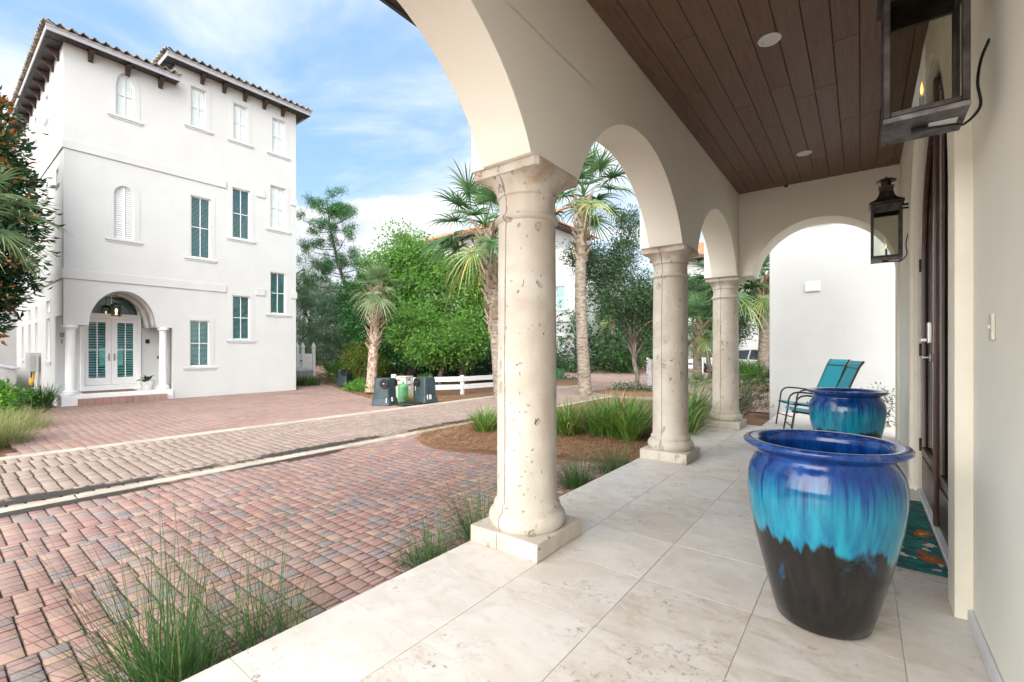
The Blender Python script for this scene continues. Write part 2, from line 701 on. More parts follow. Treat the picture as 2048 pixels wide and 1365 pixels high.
M['mulch'] = mat_mulch()
M['straw'] = leafmat('pine_straw', [(0, (0.138, 0.062, 0.031)), (0.5, (0.375, 0.194, 0.094)), (1, (0.625, 0.413, 0.237))], 0.8, 0.1)


def mat_travertine(name, warm=1.0):
    m, t, p, o = new_mat(name)
    v = worldco(t)
    tn = attr(t)
    off = N(t, 'ShaderNodeCombineXYZ')
    L(t, math_node(t, 'MULTIPLY', tn, 31.0), off.inputs[0])
    L(t, math_node(t, 'MULTIPLY', tn, 17.0), off.inputs[1])
    va = N(t, 'ShaderNodeVectorMath', operation='ADD')
    L(t, v, va.inputs[0]); L(t, off.outputs[0], va.inputs[1])
    vv = va.outputs[0]
    n1 = noise(t, mapping(t, vv, (1.5, 2.2, 1)), 2.0, 9, 0.66, 0.8)
    n2 = noise(t, mapping(t, vv, (2.0, 3.2, 1)), 2.6, 9, 0.72, 0.5)
    n3 = noise(t, vv, 26, 6, 0.72, 0.6)
    mask = maprange(t, noise(t, vv, 2.3, 4, 0.6, 1.0), 0.50, 0.68, 0, 1)
    c = mixc(t, maprange(t, n1, 0.32, 0.66, 0, 1), (0.53, 0.46, 0.39), (0.67, 0.62, 0.565))
    c = mixc(t, maprange(t, n2, 0.50, 0.70, 0, 0.75), c, (0.44, 0.34, 0.275))
    c = mixc(t, maprange(t, tn, 0, 1, 0, 0.5, False), c, (0.72, 0.69, 0.655))
    pits = math_node(t, 'MULTIPLY', maprange(t, n3, 0.54, 0.62, 0, 1), mask)
    c = mixc(t, math_node(t, 'MULTIPLY', pits, 0.8), c, (0.22, 0.155, 0.115))
    spark = math_node(t, 'MULTIPLY', maprange(t, n3, 0.40, 0.31, 0, 1), mask)
    c = mixc(t, math_node(t, 'MULTIPLY', spark, 0.6), c, (0.82, 0.80, 0.77))
    L(t, c, p.inputs['Base Color'])
    L(t, maprange(t, n2, 0.3, 0.7, 0.38, 0.6), p.inputs['Roughness'])
    p.inputs['Specular IOR Level'].default_value = 0.4
    bump(t, p, math_node(t, 'SUBTRACT', n1, math_node(t, 'MULTIPLY', pits, 0.8)), 0.12, 0.006)
    return m


M['travertine'] = mat_travertine('travertine_tile')
M['grout'] = simple('pale_grout', (0.47, 0.44, 0.40), 0.9, var=0.25, scale=4)


def mat_caststone():
    m, t, p, o = new_mat('pitted_cast_stone')
    v = objco(t)
    inf = N(t, 'ShaderNodeObjectInfo')
    add = N(t, 'ShaderNodeVectorMath', operation='ADD')
    sc = N(t, 'ShaderNodeVectorMath', operation='SCALE')
    L(t, inf.outputs['Location'], sc.inputs[0])
    sc.inputs['Scale'].default_value = 1.7
    L(t, v, add.inputs[0]); L(t, sc.outputs[0], add.inputs[1])
    vv = add.outputs[0]
    n1 = noise(t, vv, 2.6, 6, 0.6, 0.6)
    n2 = noise(t, mapping(t, vv, (5, 5, 0.8)), 1.2, 6, 0.65)
    c = mixc(t, maprange(t, n1, 0.3, 0.7, 0, 1), (0.46, 0.40, 0.33), (0.58, 0.535, 0.465))
    c = mixc(t, maprange(t, n2, 0.54, 0.76, 0, 0.55), c, (0.47, 0.34, 0.235))
    sepz = N(t, 'ShaderNodeSeparateXYZ')
    L(t, v, sepz.inputs[0])
    # rust coloured water stains under the arch springing
    top = maprange(t, sepz.outputs[2], 2.20, 2.58, 0, 1)
    st = maprange(t, noise(t, mapping(t, vv, (7, 7, 2.0)), 1.0, 6, 0.7), 0.47, 0.66, 0, 0.75)
    c = mixc(t, math_node(t, 'MULTIPLY', top, st), c, (0.42, 0.24, 0.13))
    # pits
    vor = N(t, 'ShaderNodeTexVoronoi')
    vor.inputs['Scale'].default_value = 11.0
    vor.inputs['Randomness'].default_value = 1.0
    wp = N(t, 'ShaderNodeVectorMath', operation='ADD')
    wn = N(t, 'ShaderNodeTexNoise'); wn.inputs['Scale'].default_value = 11; wn.inputs['Detail'].default_value = 4
    L(t, vv, wn.inputs['Vector'])
    wsc = N(t, 'ShaderNodeVectorMath', operation='SCALE'); wsc.inputs['Scale'].default_value = 0.10
    L(t, wn.outputs['Color'], wsc.inputs[0])
    L(t, mapping(t, vv, (1, 1, 0.75)), wp.inputs[0]); L(t, wsc.outputs[0], wp.inputs[1])
    L(t, wp.outputs[0], vor.inputs['Vector'])
    sepc = N(t, 'ShaderNodeSeparateColor')
    L(t, vor.outputs['Color'], sepc.inputs[0])
    sel = maprange(t, sepc.outputs[0], 0.30, 0.95, 0.0, 0.28)
    pit = maprange(t, math_node(t, 'SUBTRACT', sel, vor.outputs['Distance']), 0.0, 0.055, 0, 1)
    vor2 = N(t, 'ShaderNodeTexVoronoi'); vor2.inputs['Scale'].default_value = 30
    L(t, wp.outputs[0], vor2.inputs['Vector'])
    sepd = N(t, 'ShaderNodeSeparateColor')
    L(t, vor2.outputs['Color'], sepd.inputs[0])
    sel2 = maprange(t, sepd.outputs[0], 0.72, 0.98, 0.0, 0.28)
    pit2 = maprange(t, math_node(t, 'SUBTRACT', sel2, vor2.outputs['Distance']), 0.0, 0.06, 0, 1)
    allp = math_node(t, 'MAXIMUM', pit, pit2)
    c = mixc(t, math_node(t, 'MULTIPLY', allp, 0.40), c, (0.32, 0.24, 0.17))
    L(t, c, p.inputs['Base Color'])
    p.inputs['Roughness'].default_value = 0.75
    p.inputs['Specular IOR Level'].default_value = 0.3
    b1 = N(t, 'ShaderNodeBump')
    b1.inputs['Strength'].default_value = 0.25
    b1.inputs['Distance'].default_value = 0.004
    L(t, noise(t, vv, 45, 5, 0.65), b1.inputs['Height'])
    bump(t, p, math_node(t, 'SUBTRACT', 1.0, allp), 1.0, 0.022, b1.outputs[0])
    return m


M['caststone'] = mat_caststone()
M['seam'] = simple('seam_mortar', (0.26, 0.235, 0.205), 0.9, var=0.3, scale=30)


def mat_plank():
    m, t, p, o = new_mat('dark_stained_plank')
    v = worldco(t)
    tn = attr(t)
    off = N(t, 'ShaderNodeCombineXYZ')
    L(t, math_node(t, 'MULTIPLY', tn, 13.0), off.inputs[1])
    va = N(t, 'ShaderNodeVectorMath', operation='ADD')
    L(t, v, va.inputs[0]); L(t, off.outputs[0], va.inputs[1])
    g = noise(t, mapping(t, va.outputs[0], (38, 1.8, 1)), 1.0, 7, 0.6, 1.6)
    c = mixc(t, maprange(t, g, 0.3, 0.7, 0, 1), (0.122, 0.064, 0.041), (0.180, 0.102, 0.068))
    c = mixc(t, maprange(t, tn, 0, 1, 0, 0.35, False), c, (0.195, 0.125, 0.088))
    L(t, c, p.inputs['Base Color'])
    p.inputs['Roughness'].default_value = 0.5
    p.inputs['Specular IOR Level'].default_value = 0.35
    bump(t, p, g, 0.12, 0.003)
    return m


M['plank'] = mat_plank()


def mat_doorwood():
    m, t, p, o = new_mat('dark_mahogany')
    v = worldco(t)
    g = noise(t, mapping(t, v, (30, 30, 1.5)), 1.0, 6, 0.6, 1.2)
    c = mixc(t, maprange(t, g, 0.3, 0.7, 0, 1), (0.030, 0.014, 0.010), (0.095, 0.045, 0.032))
    L(t, c, p.inputs['Base Color'])
    p.inputs['Roughness'].default_value = 0.3
    bump(t, p, g, 0.1, 0.002)
    return m


M['doorwood'] = mat_doorwood()


def mat_glaze():
    m, t, p, o = new_mat('blue_drip_glaze')
    v = objco(t)
    sp = N(t, 'ShaderNodeSeparateXYZ')
    L(t, v, sp.inputs[0])
    z = sp.outputs[2]
    ang = N(t, 'ShaderNodeVectorMath', operation='NORMALIZE')
    fl = mapping(t, v, (1, 1, 0.0))
    L(t, fl, ang.inputs[0])
    a = ang.outputs[0]
    drip = noise(t, mapping(t, a, (1, 1, 1)), 7.5, 4, 0.6)
    dripf = noise(t, a, 19, 3, 0.6)
    wob = noise(t, a, 1.7, 3, 0.5)
    grain = noise(t, mapping(t, v, (22, 22, 3.0)), 1.0, 6, 0.65)
    zz = math_node(t, 'ADD', z, math_node(t, 'MULTIPLY', math_node(t, 'SUBTRACT', grain, 0.5), 0.05))
    # deep blue runs into turquoise in drips
    b1 = math_node(t, 'ADD', zz, math_node(t, 'MULTIPLY', maprange(t, dripf, 0.45, 0.80, 0, 1), 0.17))
    f1 = maprange(t, b1, 0.62, 0.80, 0, 1)
    # turquoise ends over the bare dark clay
    b2 = math_node(t, 'ADD', zz, math_node(t, 'MULTIPLY', math_node(t, 'SUBTRACT', wob, 0.5), 0.32))
    b2 = math_node(t, 'ADD', b2, math_node(t, 'MULTIPLY', math_node(t, 'SUBTRACT', drip, 0.5), 0.13))
    f2 = maprange(t, b2, 0.415, 0.45, 0, 1)
    dark = mixc(t, maprange(t, grain, 0.35, 0.7, 0, 1), (0.006, 0.005, 0.005), (0.018, 0.015, 0.014))
    blo = maprange(t, noise(t, mapping(t, v, (9, 9, 1.6)), 1.0, 5, 0.6, 0.8), 0.58, 0.74, 0, 1)
    lim = maprange(t, z, 0.10, 0.22, 0, 1)
    dark = mixc(t, math_node(t, 'MULTIPLY', math_node(t, 'MULTIPLY', blo, lim), 0.6), dark, (0.02, 0.13, 0.24))
    turq = mixc(t, maprange(t, grain, 0.3, 0.7, 0, 1), (0.006, 0.14, 0.27), (0.015, 0.29, 0.40))
    deep = mixc(t, maprange(t, grain, 0.3, 0.7, 0, 1), (0.003, 0.020, 0.13), (0.005, 0.062, 0.27))
    rim = maprange(t, noise(t, v, 26, 4, 0.6), 0.45, 0.75, 0, 0.25)
    edge = maprange(t, z, 0.862, 0.89, 0, 1)
    c = mixc(t, f1, turq, deep)
    c = mixc(t, f2, dark, c)
    c = mixc(t, math_node(t, 'MULTIPLY', edge, rim), c, (0.30, 0.30, 0.42))
    L(t, c, p.inputs['Base Color'])
    L(t, maprange(t, f2, 0, 1, 0.26, 0.11), p.inputs['Roughness'])
    p.inputs['Coat Weight'].default_value = 0.15
    p.inputs['Coat Roughness'].default_value = 0.05
    bump(t, p, math_node(t, 'ADD', math_node(t, 'MULTIPLY', grain, 0.5), noise(t, v, 6, 3)), 0.25, 0.012)
    return m


M['glaze'] = mat_glaze()


def mat_sling():
    m, t, p, o = new_mat('turquoise_sling_mesh')
    v = objco(t)
    w = N(t, 'ShaderNodeTexChecker')
    w.inputs['Scale'].default_value = 320
    L(t, v, w.inputs['Vector'])
    c = mixc(t, w.outputs['Fac'], (0.02, 0.34, 0.44), (0.035, 0.44, 0.55))
    L(t, c, p.inputs['Base Color'])
    p.inputs['Roughness'].default_value = 0.6
    return m


M['sling'] = mat_sling()


def mat_doormat():
    m, t, p, o = new_mat('floral_mat_pile')
    v = worldco(t)
    n1 = noise(t, mapping(t, v, (1, 1.6, 1)), 5.0, 6, 0.7, 1.5)
    c = ramp(t, n1, [(0.3, (0.003, 0.03, 0.045)), (0.45, (0.01, 0.10, 0.10)), (0.6, (0.02, 0.22, 0.19)), (0.75, (0.03, 0.34, 0.28))])

    def blooms(scale, lo, hi, ccol, pcol, seed):
        vor = N(t, 'ShaderNodeTexVoronoi')
        vor.inputs['Scale'].default_value = scale
        dn = N(t, 'ShaderNodeTexNoise'); dn.inputs['Scale'].default_value = 14; dn.inputs['Detail'].default_value = 3
        L(t, v, dn.inputs['Vector'])
        s = N(t, 'ShaderNodeVectorMath', operation='SCALE'); s.inputs['Scale'].default_value = 0.16
        L(t, dn.outputs['Color'], s.inputs[0])
        ad = N(t, 'ShaderNodeVectorMath', operation='ADD')
        L(t, mapping(t, v, (1, 0.8, 0), loc=(seed, seed * 0.7, 0)), ad.inputs[0]); L(t, s.outputs[0], ad.inputs[1])
        L(t, ad.outputs[0], vor.inputs['Vector'])
        sc = N(t, 'ShaderNodeSeparateColor'); L(t, vor.outputs['Color'], sc.inputs[0])
        on = maprange(t, sc.outputs[0], lo, lo + 0.02, 0, 1)
        disk = maprange(t, vor.outputs['Distance'], hi, hi - 0.06, 0, 1)
        core = maprange(t, vor.outputs['Distance'], hi * 0.45, hi * 0.3, 0, 1)
        return math_node(t, 'MULTIPLY', on, disk), mixc(t, core, pcol, ccol)
    f, cc = blooms(6.0, 0.42, 0.42, (0.45, 0.30, 0.02), (0.42, 0.10, 0.01), 3.7)
    c = mixc(t, f, c, cc)
    f, cc = blooms(9.0, 0.60, 0.36, (0.5, 0.3, 0.03), (0.62, 0.58, 0.50), 9.1)
    c = mixc(t, f, c, cc)
    L(t, c, p.inputs['Base Color'])
    p.inputs['Roughness'].default_value = 0.95
    bump(t, p, noise(t, v, 220, 4, 0.7), 0.8, 0.006)
    return m


M['doormat'] = mat_doormat()


def mat_rooftile(name, stops):
    m, t, p, o = new_mat(name)
    v = worldco(t)
    n1 = noise(t, v, 2.6, 5, 0.7)
    n2 = noise(t, v, 14, 5, 0.7)
    c = ramp(t, math_node(t, 'ADD', math_node(t, 'MULTIPLY', n1, 0.6), math_node(t, 'MULTIPLY', n2, 0.4)), stops)
    L(t, c, p.inputs['Base Color'])
    p.inputs['Roughness'].default_value = 0.8
    bump(t, p, n2, 0.3, 0.01)
    return m


M['darktile'] = mat_rooftile('mottled_dark_tile', [(0.36, (0.035, 0.034, 0.036)), (0.47, (0.12, 0.105, 0.09)), (0.56, (0.42, 0.33, 0.24)), (0.66, (0.16, 0.13, 0.11))])
M['terracotta'] = mat_rooftile('terracotta_tile', [(0.36, (0.26, 0.075, 0.035)), (0.5, (0.44, 0.16, 0.08)), (0.64, (0.55, 0.26, 0.14))])


def mat_brickplane():
    m, t, p, o = new_mat('distant_pink_pavers')
    v = worldco(t)
    b = N(t, 'ShaderNodeTexBrick')
    b.inputs['Scale'].default_value = 4.0
    b.inputs['Mortar Size'].default_value = 0.02
    b.inputs['Color1'].default_value = (0.36, 0.245, 0.20, 1)
    b.inputs['Color2'].default_value = (0.32, 0.205, 0.165, 1)
    b.inputs['Mortar'].default_value = (0.22, 0.15, 0.12, 1)
    L(t, v, b.inputs['Vector'])
    n = noise(t, v, 0.7, 5, 0.6)
    c = mixc(t, maprange(t, n, 0.35, 0.7, 0, 0.5), b.outputs['Color'], (0.40, 0.305, 0.265))
    L(t, c, p.inputs['Base Color'])
    p.inputs['Roughness'].default_value = 0.9
    return m


M['brickplane'] = mat_brickplane()


def mat_bark(name, a, b, vs=(7, 7, 2.5)):
    m, t, p, o = new_mat(name)
    v = worldco(t)
    n1 = noise(t, mapping(t, v, vs), 1.8, 6, 0.7, 0.6)
    L(t, mixc(t, maprange(t, n1, 0.32, 0.66, 0, 1), a, b), p.inputs['Base Color'])
    p.inputs['Roughness'].default_value = 0.9
    bump(t, p, n1, 0.9, 0.03)
    return m


M['bark'] = mat_bark('grey_brown_bark', (0.07, 0.055, 0.045), (0.26, 0.21, 0.17))
M['palmbark'] = mat_bark('ringed_palm_bark', (0.12, 0.095, 0.075), (0.38, 0.32, 0.26), (3, 3, 10))
M['palmbark_pale'] = mat_bark('patchy_palm_bark', (0.16, 0.085, 0.05), (0.55, 0.45, 0.36), (6, 6, 4))
M['boot'] = leafmat('dry_leaf_base', [(0, (0.13, 0.075, 0.045)), (0.4, (0.28, 0.20, 0.14)), (1, (0.50, 0.41, 0.31))], 0.85, 0.05)

G = lambda *c: tuple(x for x in c)
M['leaf_bright'] = leafmat('bright_green_leaf', [(0, (0.065, 0.185, 0.045)), (0.5, (0.17, 0.36, 0.075)), (0.82, (0.27, 0.48, 0.10)), (1, (0.40, 0.58, 0.14))], 0.4, 0.40)
M['leaf_oak'] = leafmat('oak_leaf', [(0, (0.039, 0.086, 0.039)), (0.6, (0.085, 0.163, 0.072)), (1, (0.150, 0.247, 0.104))], 0.5, 0.25)
M['leaf_cedar'] = leafmat('grey_green_needle', [(0, (0.134, 0.225, 0.149)), (0.6, (0.284, 0.434, 0.265)), (1, (0.566, 0.673, 0.444))], 0.6, 0.25)
M['leaf_pine'] = leafmat('pine_needle', [(0, (0.029, 0.097, 0.036)), (0.6, (0.061, 0.193, 0.056)), (1, (0.137, 0.322, 0.089))], 0.5, 0.22)
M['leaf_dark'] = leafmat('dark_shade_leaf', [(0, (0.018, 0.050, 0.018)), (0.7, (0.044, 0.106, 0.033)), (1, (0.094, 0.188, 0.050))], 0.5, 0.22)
M['leaf_yellow'] = leafmat('yellow_green_leaf', [(0, (0.075, 0.12, 0.020)), (0.6, (0.16, 0.22, 0.030)), (1, (0.30, 0.33, 0.05))], 0.5, 0.3)
M['leaf_magnolia'] = leafmat('glossy_magnolia_leaf', [(0, (0.019, 0.062, 0.028)), (0.62, (0.046, 0.132, 0.046)), (0.70, (0.085, 0.194, 0.070)), (0.76, (0.372, 0.132, 0.034)), (1, (0.651, 0.248, 0.070))], 0.22, 0.12, 0.6)
M['leaf_palm'] = leafmat('palm_frond', [(0, (0.035, 0.090, 0.035)), (0.5, (0.080, 0.175, 0.062)), (0.85, (0.15, 0.25, 0.085)), (1, (0.36, 0.34, 0.10))], 0.38, 0.28, 0.5)
M['leaf_palm_pale'] = leafmat('pale_palm_frond', [(0, (0.075, 0.135, 0.055)), (0.6, (0.17, 0.26, 0.11)), (1, (0.34, 0.40, 0.22))], 0.4, 0.28, 0.5)
M['leaf_palmetto'] = leafmat('palmetto_frond', [(0, (0.035, 0.115, 0.022)), (0.6, (0.085, 0.22, 0.040)), (1, (0.22, 0.36, 0.07))], 0.4, 0.3, 0.5)
M['blade'] = leafmat('strap_leaf', [(0, (0.037, 0.112, 0.020)), (0.5, (0.106, 0.237, 0.037)), (0.85, (0.250, 0.388, 0.069)), (1, (0.575, 0.500, 0.200))], 0.4, 0.3, 0.5)
M['blade_dark'] = leafmat('dark_strap_leaf', [(0, (0.020, 0.075, 0.018)), (0.6, (0.055, 0.155, 0.030)), (1, (0.13, 0.26, 0.05))], 0.4, 0.3, 0.5)
M['muhly'] = leafmat('fine_grass_blade', [(0, (0.020, 0.070, 0.016)), (0.6, (0.045, 0.130, 0.025)), (0.9, (0.10, 0.20, 0.05)), (1, (0.34, 0.30, 0.16))], 0.5, 0.25)
M['drygrass'] = leafmat('tawny_grass_blade', [(0, (0.10, 0.15, 0.045)), (0.5, (0.22, 0.26, 0.085)), (1, (0.42, 0.36, 0.19))], 0.6, 0.3)
M['leaf_shrub'] = leafmat('lantana_leaf', [(0, (0.048, 0.162, 0.026)), (0.6, (0.126, 0.324, 0.042)), (1, (0.288, 0.504, 0.060))], 0.45, 0.3)
M['leaf_olive'] = leafmat('olive_small_leaf', [(0, (0.035, 0.055, 0.022)), (0.6, (0.085, 0.115, 0.048)), (1, (0.22, 0.22, 0.10))], 0.5, 0.25)
# ==================================================================== GROUND
GZ = -0.15


def sheet(name, poly, z, mat):
    mb = MB()
    mb.add([(x, y, z) for x, y in poly], [list(range(len(poly)))])
    o = mb.build(name, mat)
    return tag(o, kind='structure')


sheet('ground', [(-400, -400), (400, -400), (400, 400), (-400, 400)], GZ - 0.05, M['mulch'])


def inside(poly, x, y):
    c = False
    n = len(poly)
    for i in range(n):
        x0, y0 = poly[i]
        x1, y1 = poly[(i + 1) % n]
        if (y0 > y) != (y1 > y) and x < (x1 - x0) * (y - y0) / (y1 - y0) + x0:
            c = not c
    return c


def pavers(name, poly, ly, widths, gap, mat, parent=None, ch=0.010, skip=None):
    """courses of rounded pavers along X, each a little out of level"""
    xs = [p[0] for p in poly]
    ys = [p[1] for p in poly]
    V, Q, T = [], [], []
    b = 0
    X0 = min(xs)
    while X0 < max(xs):
        nb_ = random.randint(4, 8)
        ws = [random.choice(widths) for _ in range(nb_)]
        sw = sum(ws)
        y = min(ys) - random.random() * ly
        while y < max(ys):
            random.shuffle(ws)
            x = X0
            for w in ws:
                cx, cy = x + w / 2, y + ly / 2
                if inside(poly, cx, cy) and not (skip and inside(skip, cx, cy)):
                    g = gap * (0.6 + 0.8 * random.random()) / 2
                    x0, x1, y0, y1 = x + g, x + w - g, y + g, y + ly - g
                    zt = GZ + random.uniform(-0.0013, 0.0013)
                    dzx, dzy = random.uniform(-0.0009, 0.0009), random.uniform(-0.0009, 0.0009)
                    c2 = ch * 0.32
                    ring = []
                    for (ins, dz) in ((0.0, -0.034), (0.0, -ch * .9), (ch * .45, -ch * .30), (ch, 0.0)):
                        ring.append([(x0 + ins, y0 + ins, zt + dz - dzx - dzy), (x1 - ins, y0 + ins, zt + dz + dzx - dzy),
                                     (x1 - ins, y1 - ins, zt + dz + dzx + dzy), (x0 + ins, y1 - ins, zt + dz - dzx + dzy)])
                    for r in ring:
                        V.extend(r)
                    tn = random.random()
                    for k in range(3):
                        for i in range(4):
                            j = (i + 1) % 4
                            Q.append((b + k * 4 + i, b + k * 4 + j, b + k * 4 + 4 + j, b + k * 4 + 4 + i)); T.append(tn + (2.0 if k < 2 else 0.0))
                    Q.append((b + 12, b + 13, b + 14, b + 15)); T.append(tn)
                    b += 16
                x += w
            y += ly
        X0 += sw
    o = np_mesh(name, V, Q, T, mat, parent, smooth=False)
    return tag(o, kind='structure')


NEAR = [(-6.27, -3.2), (-2.19, -3.2), (-2.19, 6.2), (-6.27, 6.2)]
BEDFRONT = [(-6.27, 5.45), (-5.9, 5.06), (-5.5, 4.83), (-5.07, 4.72), (-4.6, 4.80), (-4.05, 5.0), (-3.2, 5.32), (-2.44, 5.6), (-2.19, 5.7)]
BED = BEDFRONT + [(-2.19, 13.2), (-6.27, 13.2)]
sheet('driveway_base', [(-6.4, -3.4), (-2.15, -3.4), (-2.15, 6.4), (-6.4, 6.4)], GZ - 0.032, M['joint'])
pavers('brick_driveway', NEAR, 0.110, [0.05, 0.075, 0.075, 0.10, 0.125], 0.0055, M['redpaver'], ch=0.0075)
sheet('alley_base', [(-9.35, -6), (-6.35, -6), (-6.35, 46), (-9.35, 46)], GZ - 0.034, M['joint'])
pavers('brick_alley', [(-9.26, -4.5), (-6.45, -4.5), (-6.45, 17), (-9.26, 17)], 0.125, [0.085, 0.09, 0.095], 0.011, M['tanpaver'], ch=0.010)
FAR = [(-16.9, 2.2), (-16.0, 2.0), (-14.3, 1.45), (-12.8, 1.1), (-11.2, 0.95), (-9.48, 0.80), (-9.48, 7.75), (-10.5, 7.9), (-12.4, 8.6), (-15.5, 9.65), (-17.4, 10.4), (-20.5, 11.4), (-20.5, 10.0), (-17.3, 8.75), (-16.7, 8.75)]
sheet('far_driveway_base', FAR, GZ - 0.036, M['joint'])
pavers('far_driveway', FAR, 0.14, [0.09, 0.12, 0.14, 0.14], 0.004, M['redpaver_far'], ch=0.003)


def curb(name, x0, x1, y0, y1):
    mb = MB()
    y = y0
    while y < y1:
        ln = random.uniform(1.6, 2.6)
        mb.box((x0 + random.uniform(-.006, .006), y + 0.006, GZ - 0.1), (x1 + random.uniform(-.006, .006), min(y + ln, y1) - 0.006, GZ + 0.008 + random.uniform(-.004, .004)))
        y += ln
    return tag(mb.build(name, M['curb'], bevel=0.012), kind='structure')


curb('near_kerb', -6.45, -6.27, -5, 13.6)
curb('far_kerb', -9.48, -9.26, -5, 17.5)


def gutter(name, x0, xm, x1, y0, y1, z):
    ny = 90
    xs = [x0, x0 + (xm - x0) * .5, xm, xm + (x1 - xm) * .5, x1]
    ed = [0.0, 0.45, 1.0, 0.5, 0.0]
    V, Q, E = [], [], []
    for j in range(ny + 1):
        y = y0 + (y1 - y0) * j / ny
        f = 1.15 * min(1, (y1 - y) / 1.5, 1.0) * (0.75 + 0.25 * math.sin(y * 2.1))
        for x, e in zip(xs, ed):
            V.append((x, y, z)); E.append(e * f)
    for j in range(ny):
        for i in range(4):
            Q.append((j * 5 + i, j * 5 + i + 1, j * 5 + i + 6, j * 5 + i + 5))
    o = np_mesh(name, V, Q, np.zeros(len(Q)), M['silt'])
    a = o.data.attributes.new('edge', 'FLOAT', 'POINT')
    a.data.foreach_set('value', np.array(E, dtype=np.float32))
    return tag(o, kind='structure')


gutter('gutter_dirt', -6.92, -6.56, -6.44, -4, 11.5, GZ + 0.006)
gutter('kerb_dirt', -6.29, -6.21, -5.92, -4, 4.9, GZ + 0.0055)

# the square where the alley meets the cross street, and mulch islands on it
sheet('brick_square', [(-19, 19.3), (-9.48, 14.5), (-9.48, 12.5), (-2.0, 12.5), (14, 12.5), (14, 31), (-3, 31), (-15, 32.5), (-19, 30)], GZ - 0.022, M['brickplane'])
sheet('cross_street', [(-13, 33.5), (20, 33.5), (20, 37), (-13, 37)], GZ - 0.021, M['brickplane'])


def mound(name, poly, h=0.06, mat='mulch'):
    """a mulch bed with a soft rising edge"""
    cx = sum(p[0] for p in poly) / len(poly)
    cy = sum(p[1] for p in poly) / len(poly)
    rings = [(1.0, -0.02), (0.97, h * 0.6), (0.9, h), (0.5, h * 1.25), (0.0, h * 1.3)]
    mb = MB()
    n = len(poly)
    vs, fs = [], []
    for s, z in rings[:-1]:
        for x, y in poly:
            vs.append((cx + (x - cx) * s, cy + (y - cy) * s, GZ + z))
    vs.append((cx, cy, GZ + rings[-1][1]))
    for k in range(len(rings) - 2):
        for i in range(n):
            j = (i + 1) % n
            fs.append((k * n + i, k * n + j, k * n + n + j, k * n + n + i))
    k = len(rings) - 2
    for i in range(n):
        fs.append((k * n + i, k * n + (i + 1) % n, len(vs) - 1))
    mb.add(vs, fs)
    return tag(mb.build(name, M[mat], smooth=60), kind='structure')


mound('mulch_bed', BED, 0.045)
mound('mulch_island', [(-7.6, 14.6), (-6.9, 14.1), (-5.6, 14.3), (-4.6, 14.9), (-4.4, 15.8), (-5.2, 16.5), (-6.6, 16.4), (-7.5, 15.6)], 0.07)
mound('mulch_island', [(-12.6, 18.3), (-11.2, 17.2), (-10.0, 16.6), (-9.2, 17.1), (-10.4, 18.8), (-12.2, 20.2)], 0.07)
mound('mulch_island', [(-4.2, 19.0), (-1.2, 17.6), (1.6, 17.9), (1.8, 19.6), (-2.0, 21.2), (-4.0, 20.6)], 0.07)


def straw(name, poly, n, z, ln=0.13):
    xs = [p[0] for p in poly]; ys = [p[1] for p in poly]
    pts = []
    while len(pts) < n:
        x = random.uniform(min(xs), max(xs)); y = random.uniform(min(ys), max(ys))
        if inside(poly, x, y):
            pts.append((x, y))
    P = np.array(pts)
    a = RNG.uniform(0, 2 * PI, n)
    l = RNG.uniform(0.5, 1.2, n) * ln
    w = RNG.uniform(0.0012, 0.003, n)
    d = np.stack([np.cos(a), np.sin(a)], 1)
    s = np.stack([-np.sin(a), np.cos(a)], 1)
    z0 = z + RNG.uniform(0.0, 0.03, n)
    z1 = z0 + RNG.uniform(-0.01, 0.035, n)
    V = np.zeros((n, 4, 3))
    A = P - d * l[:, None] / 2
    B = P + d * l[:, None] / 2
    V[:, 0, :2] = A - s * w[:, None]; V[:, 1, :2] = A + s * w[:, None]
    V[:, 2, :2] = B + s * w[:, None]; V[:, 3, :2] = B - s * w[:, None]
    V[:, 0, 2] = V[:, 1, 2] = z0
    V[:, 2, 2] = V[:, 3, 2] = z1
    o = np_mesh(name, V.reshape(-1, 3), np.arange(n * 4).reshape(-1, 4), RNG.uniform(0, 1, n), M['straw'])
    return tag(o, kind='stuff')


straw('pine_straw', BEDFRONT + [(-2.25, 9.0), (-6.2, 9.0)], 26000, GZ + 0.04, 0.15)
straw('pine_straw', [(-14.5, 8.4), (-10.2, 7.9), (-9.6, 8.2), (-9.6, 14), (-12, 14), (-15, 11)], 6000, GZ - 0.045, 0.22)

# ==================================================================== PORCH
WX = 0.44            # face of the house wall
CZ = 4.0             # ceiling
XI, XO, XP = -1.655, -2.06, -2.185
YE = 8.52            # end wall
HOUSE = empty('porch_house', (0, 0, 0), 0, 'cream stucco house front with arched entrance porch, stone columns and dark plank ceiling', 'house')

# floor: honed travertine squares over grout
mb = MB()
mb.m = 0
xs = [-2.195, -1.62, -1.03, -0.443, 0.150, 0.62]
for i in range(5):
    for k in range(-7, 13):
        y0 = 2.01 + 0.59 * k
        y1 = min(y0 + 0.59, 9.08)
        if y0 > 9.0:
            continue
        mb.t = random.random()
        g = 0.0022
        x0, x1 = xs[i] + (g if i else 0), xs[i + 1] - g
        dz = random.uniform(-0.0006, 0.0006)
        mb.box((x0, y0 + g, -0.03), (x1, y1 - g, dz))
fl = mb.build('porch_floor', M['travertine'])
tag(fl, kind='structure')
mb = MB().box((-2.190, -2.2, GZ - 0.1), (0.62, 9.078, -0.0035))
tag(mb.build('porch_floor_grout', M['grout']), kind='structure')
mb = MB()
for i, (x0, x1) in enumerate(((-1.40, -0.7), (-0.698, 0.0), (0.002, 0.7))):
    for k in range(4):
        mb.t = random.random()
        mb.box((x0, 9.082 + k * .6, GZ - .05), (x1, 9.08 + k * .6 + .598, -0.002))
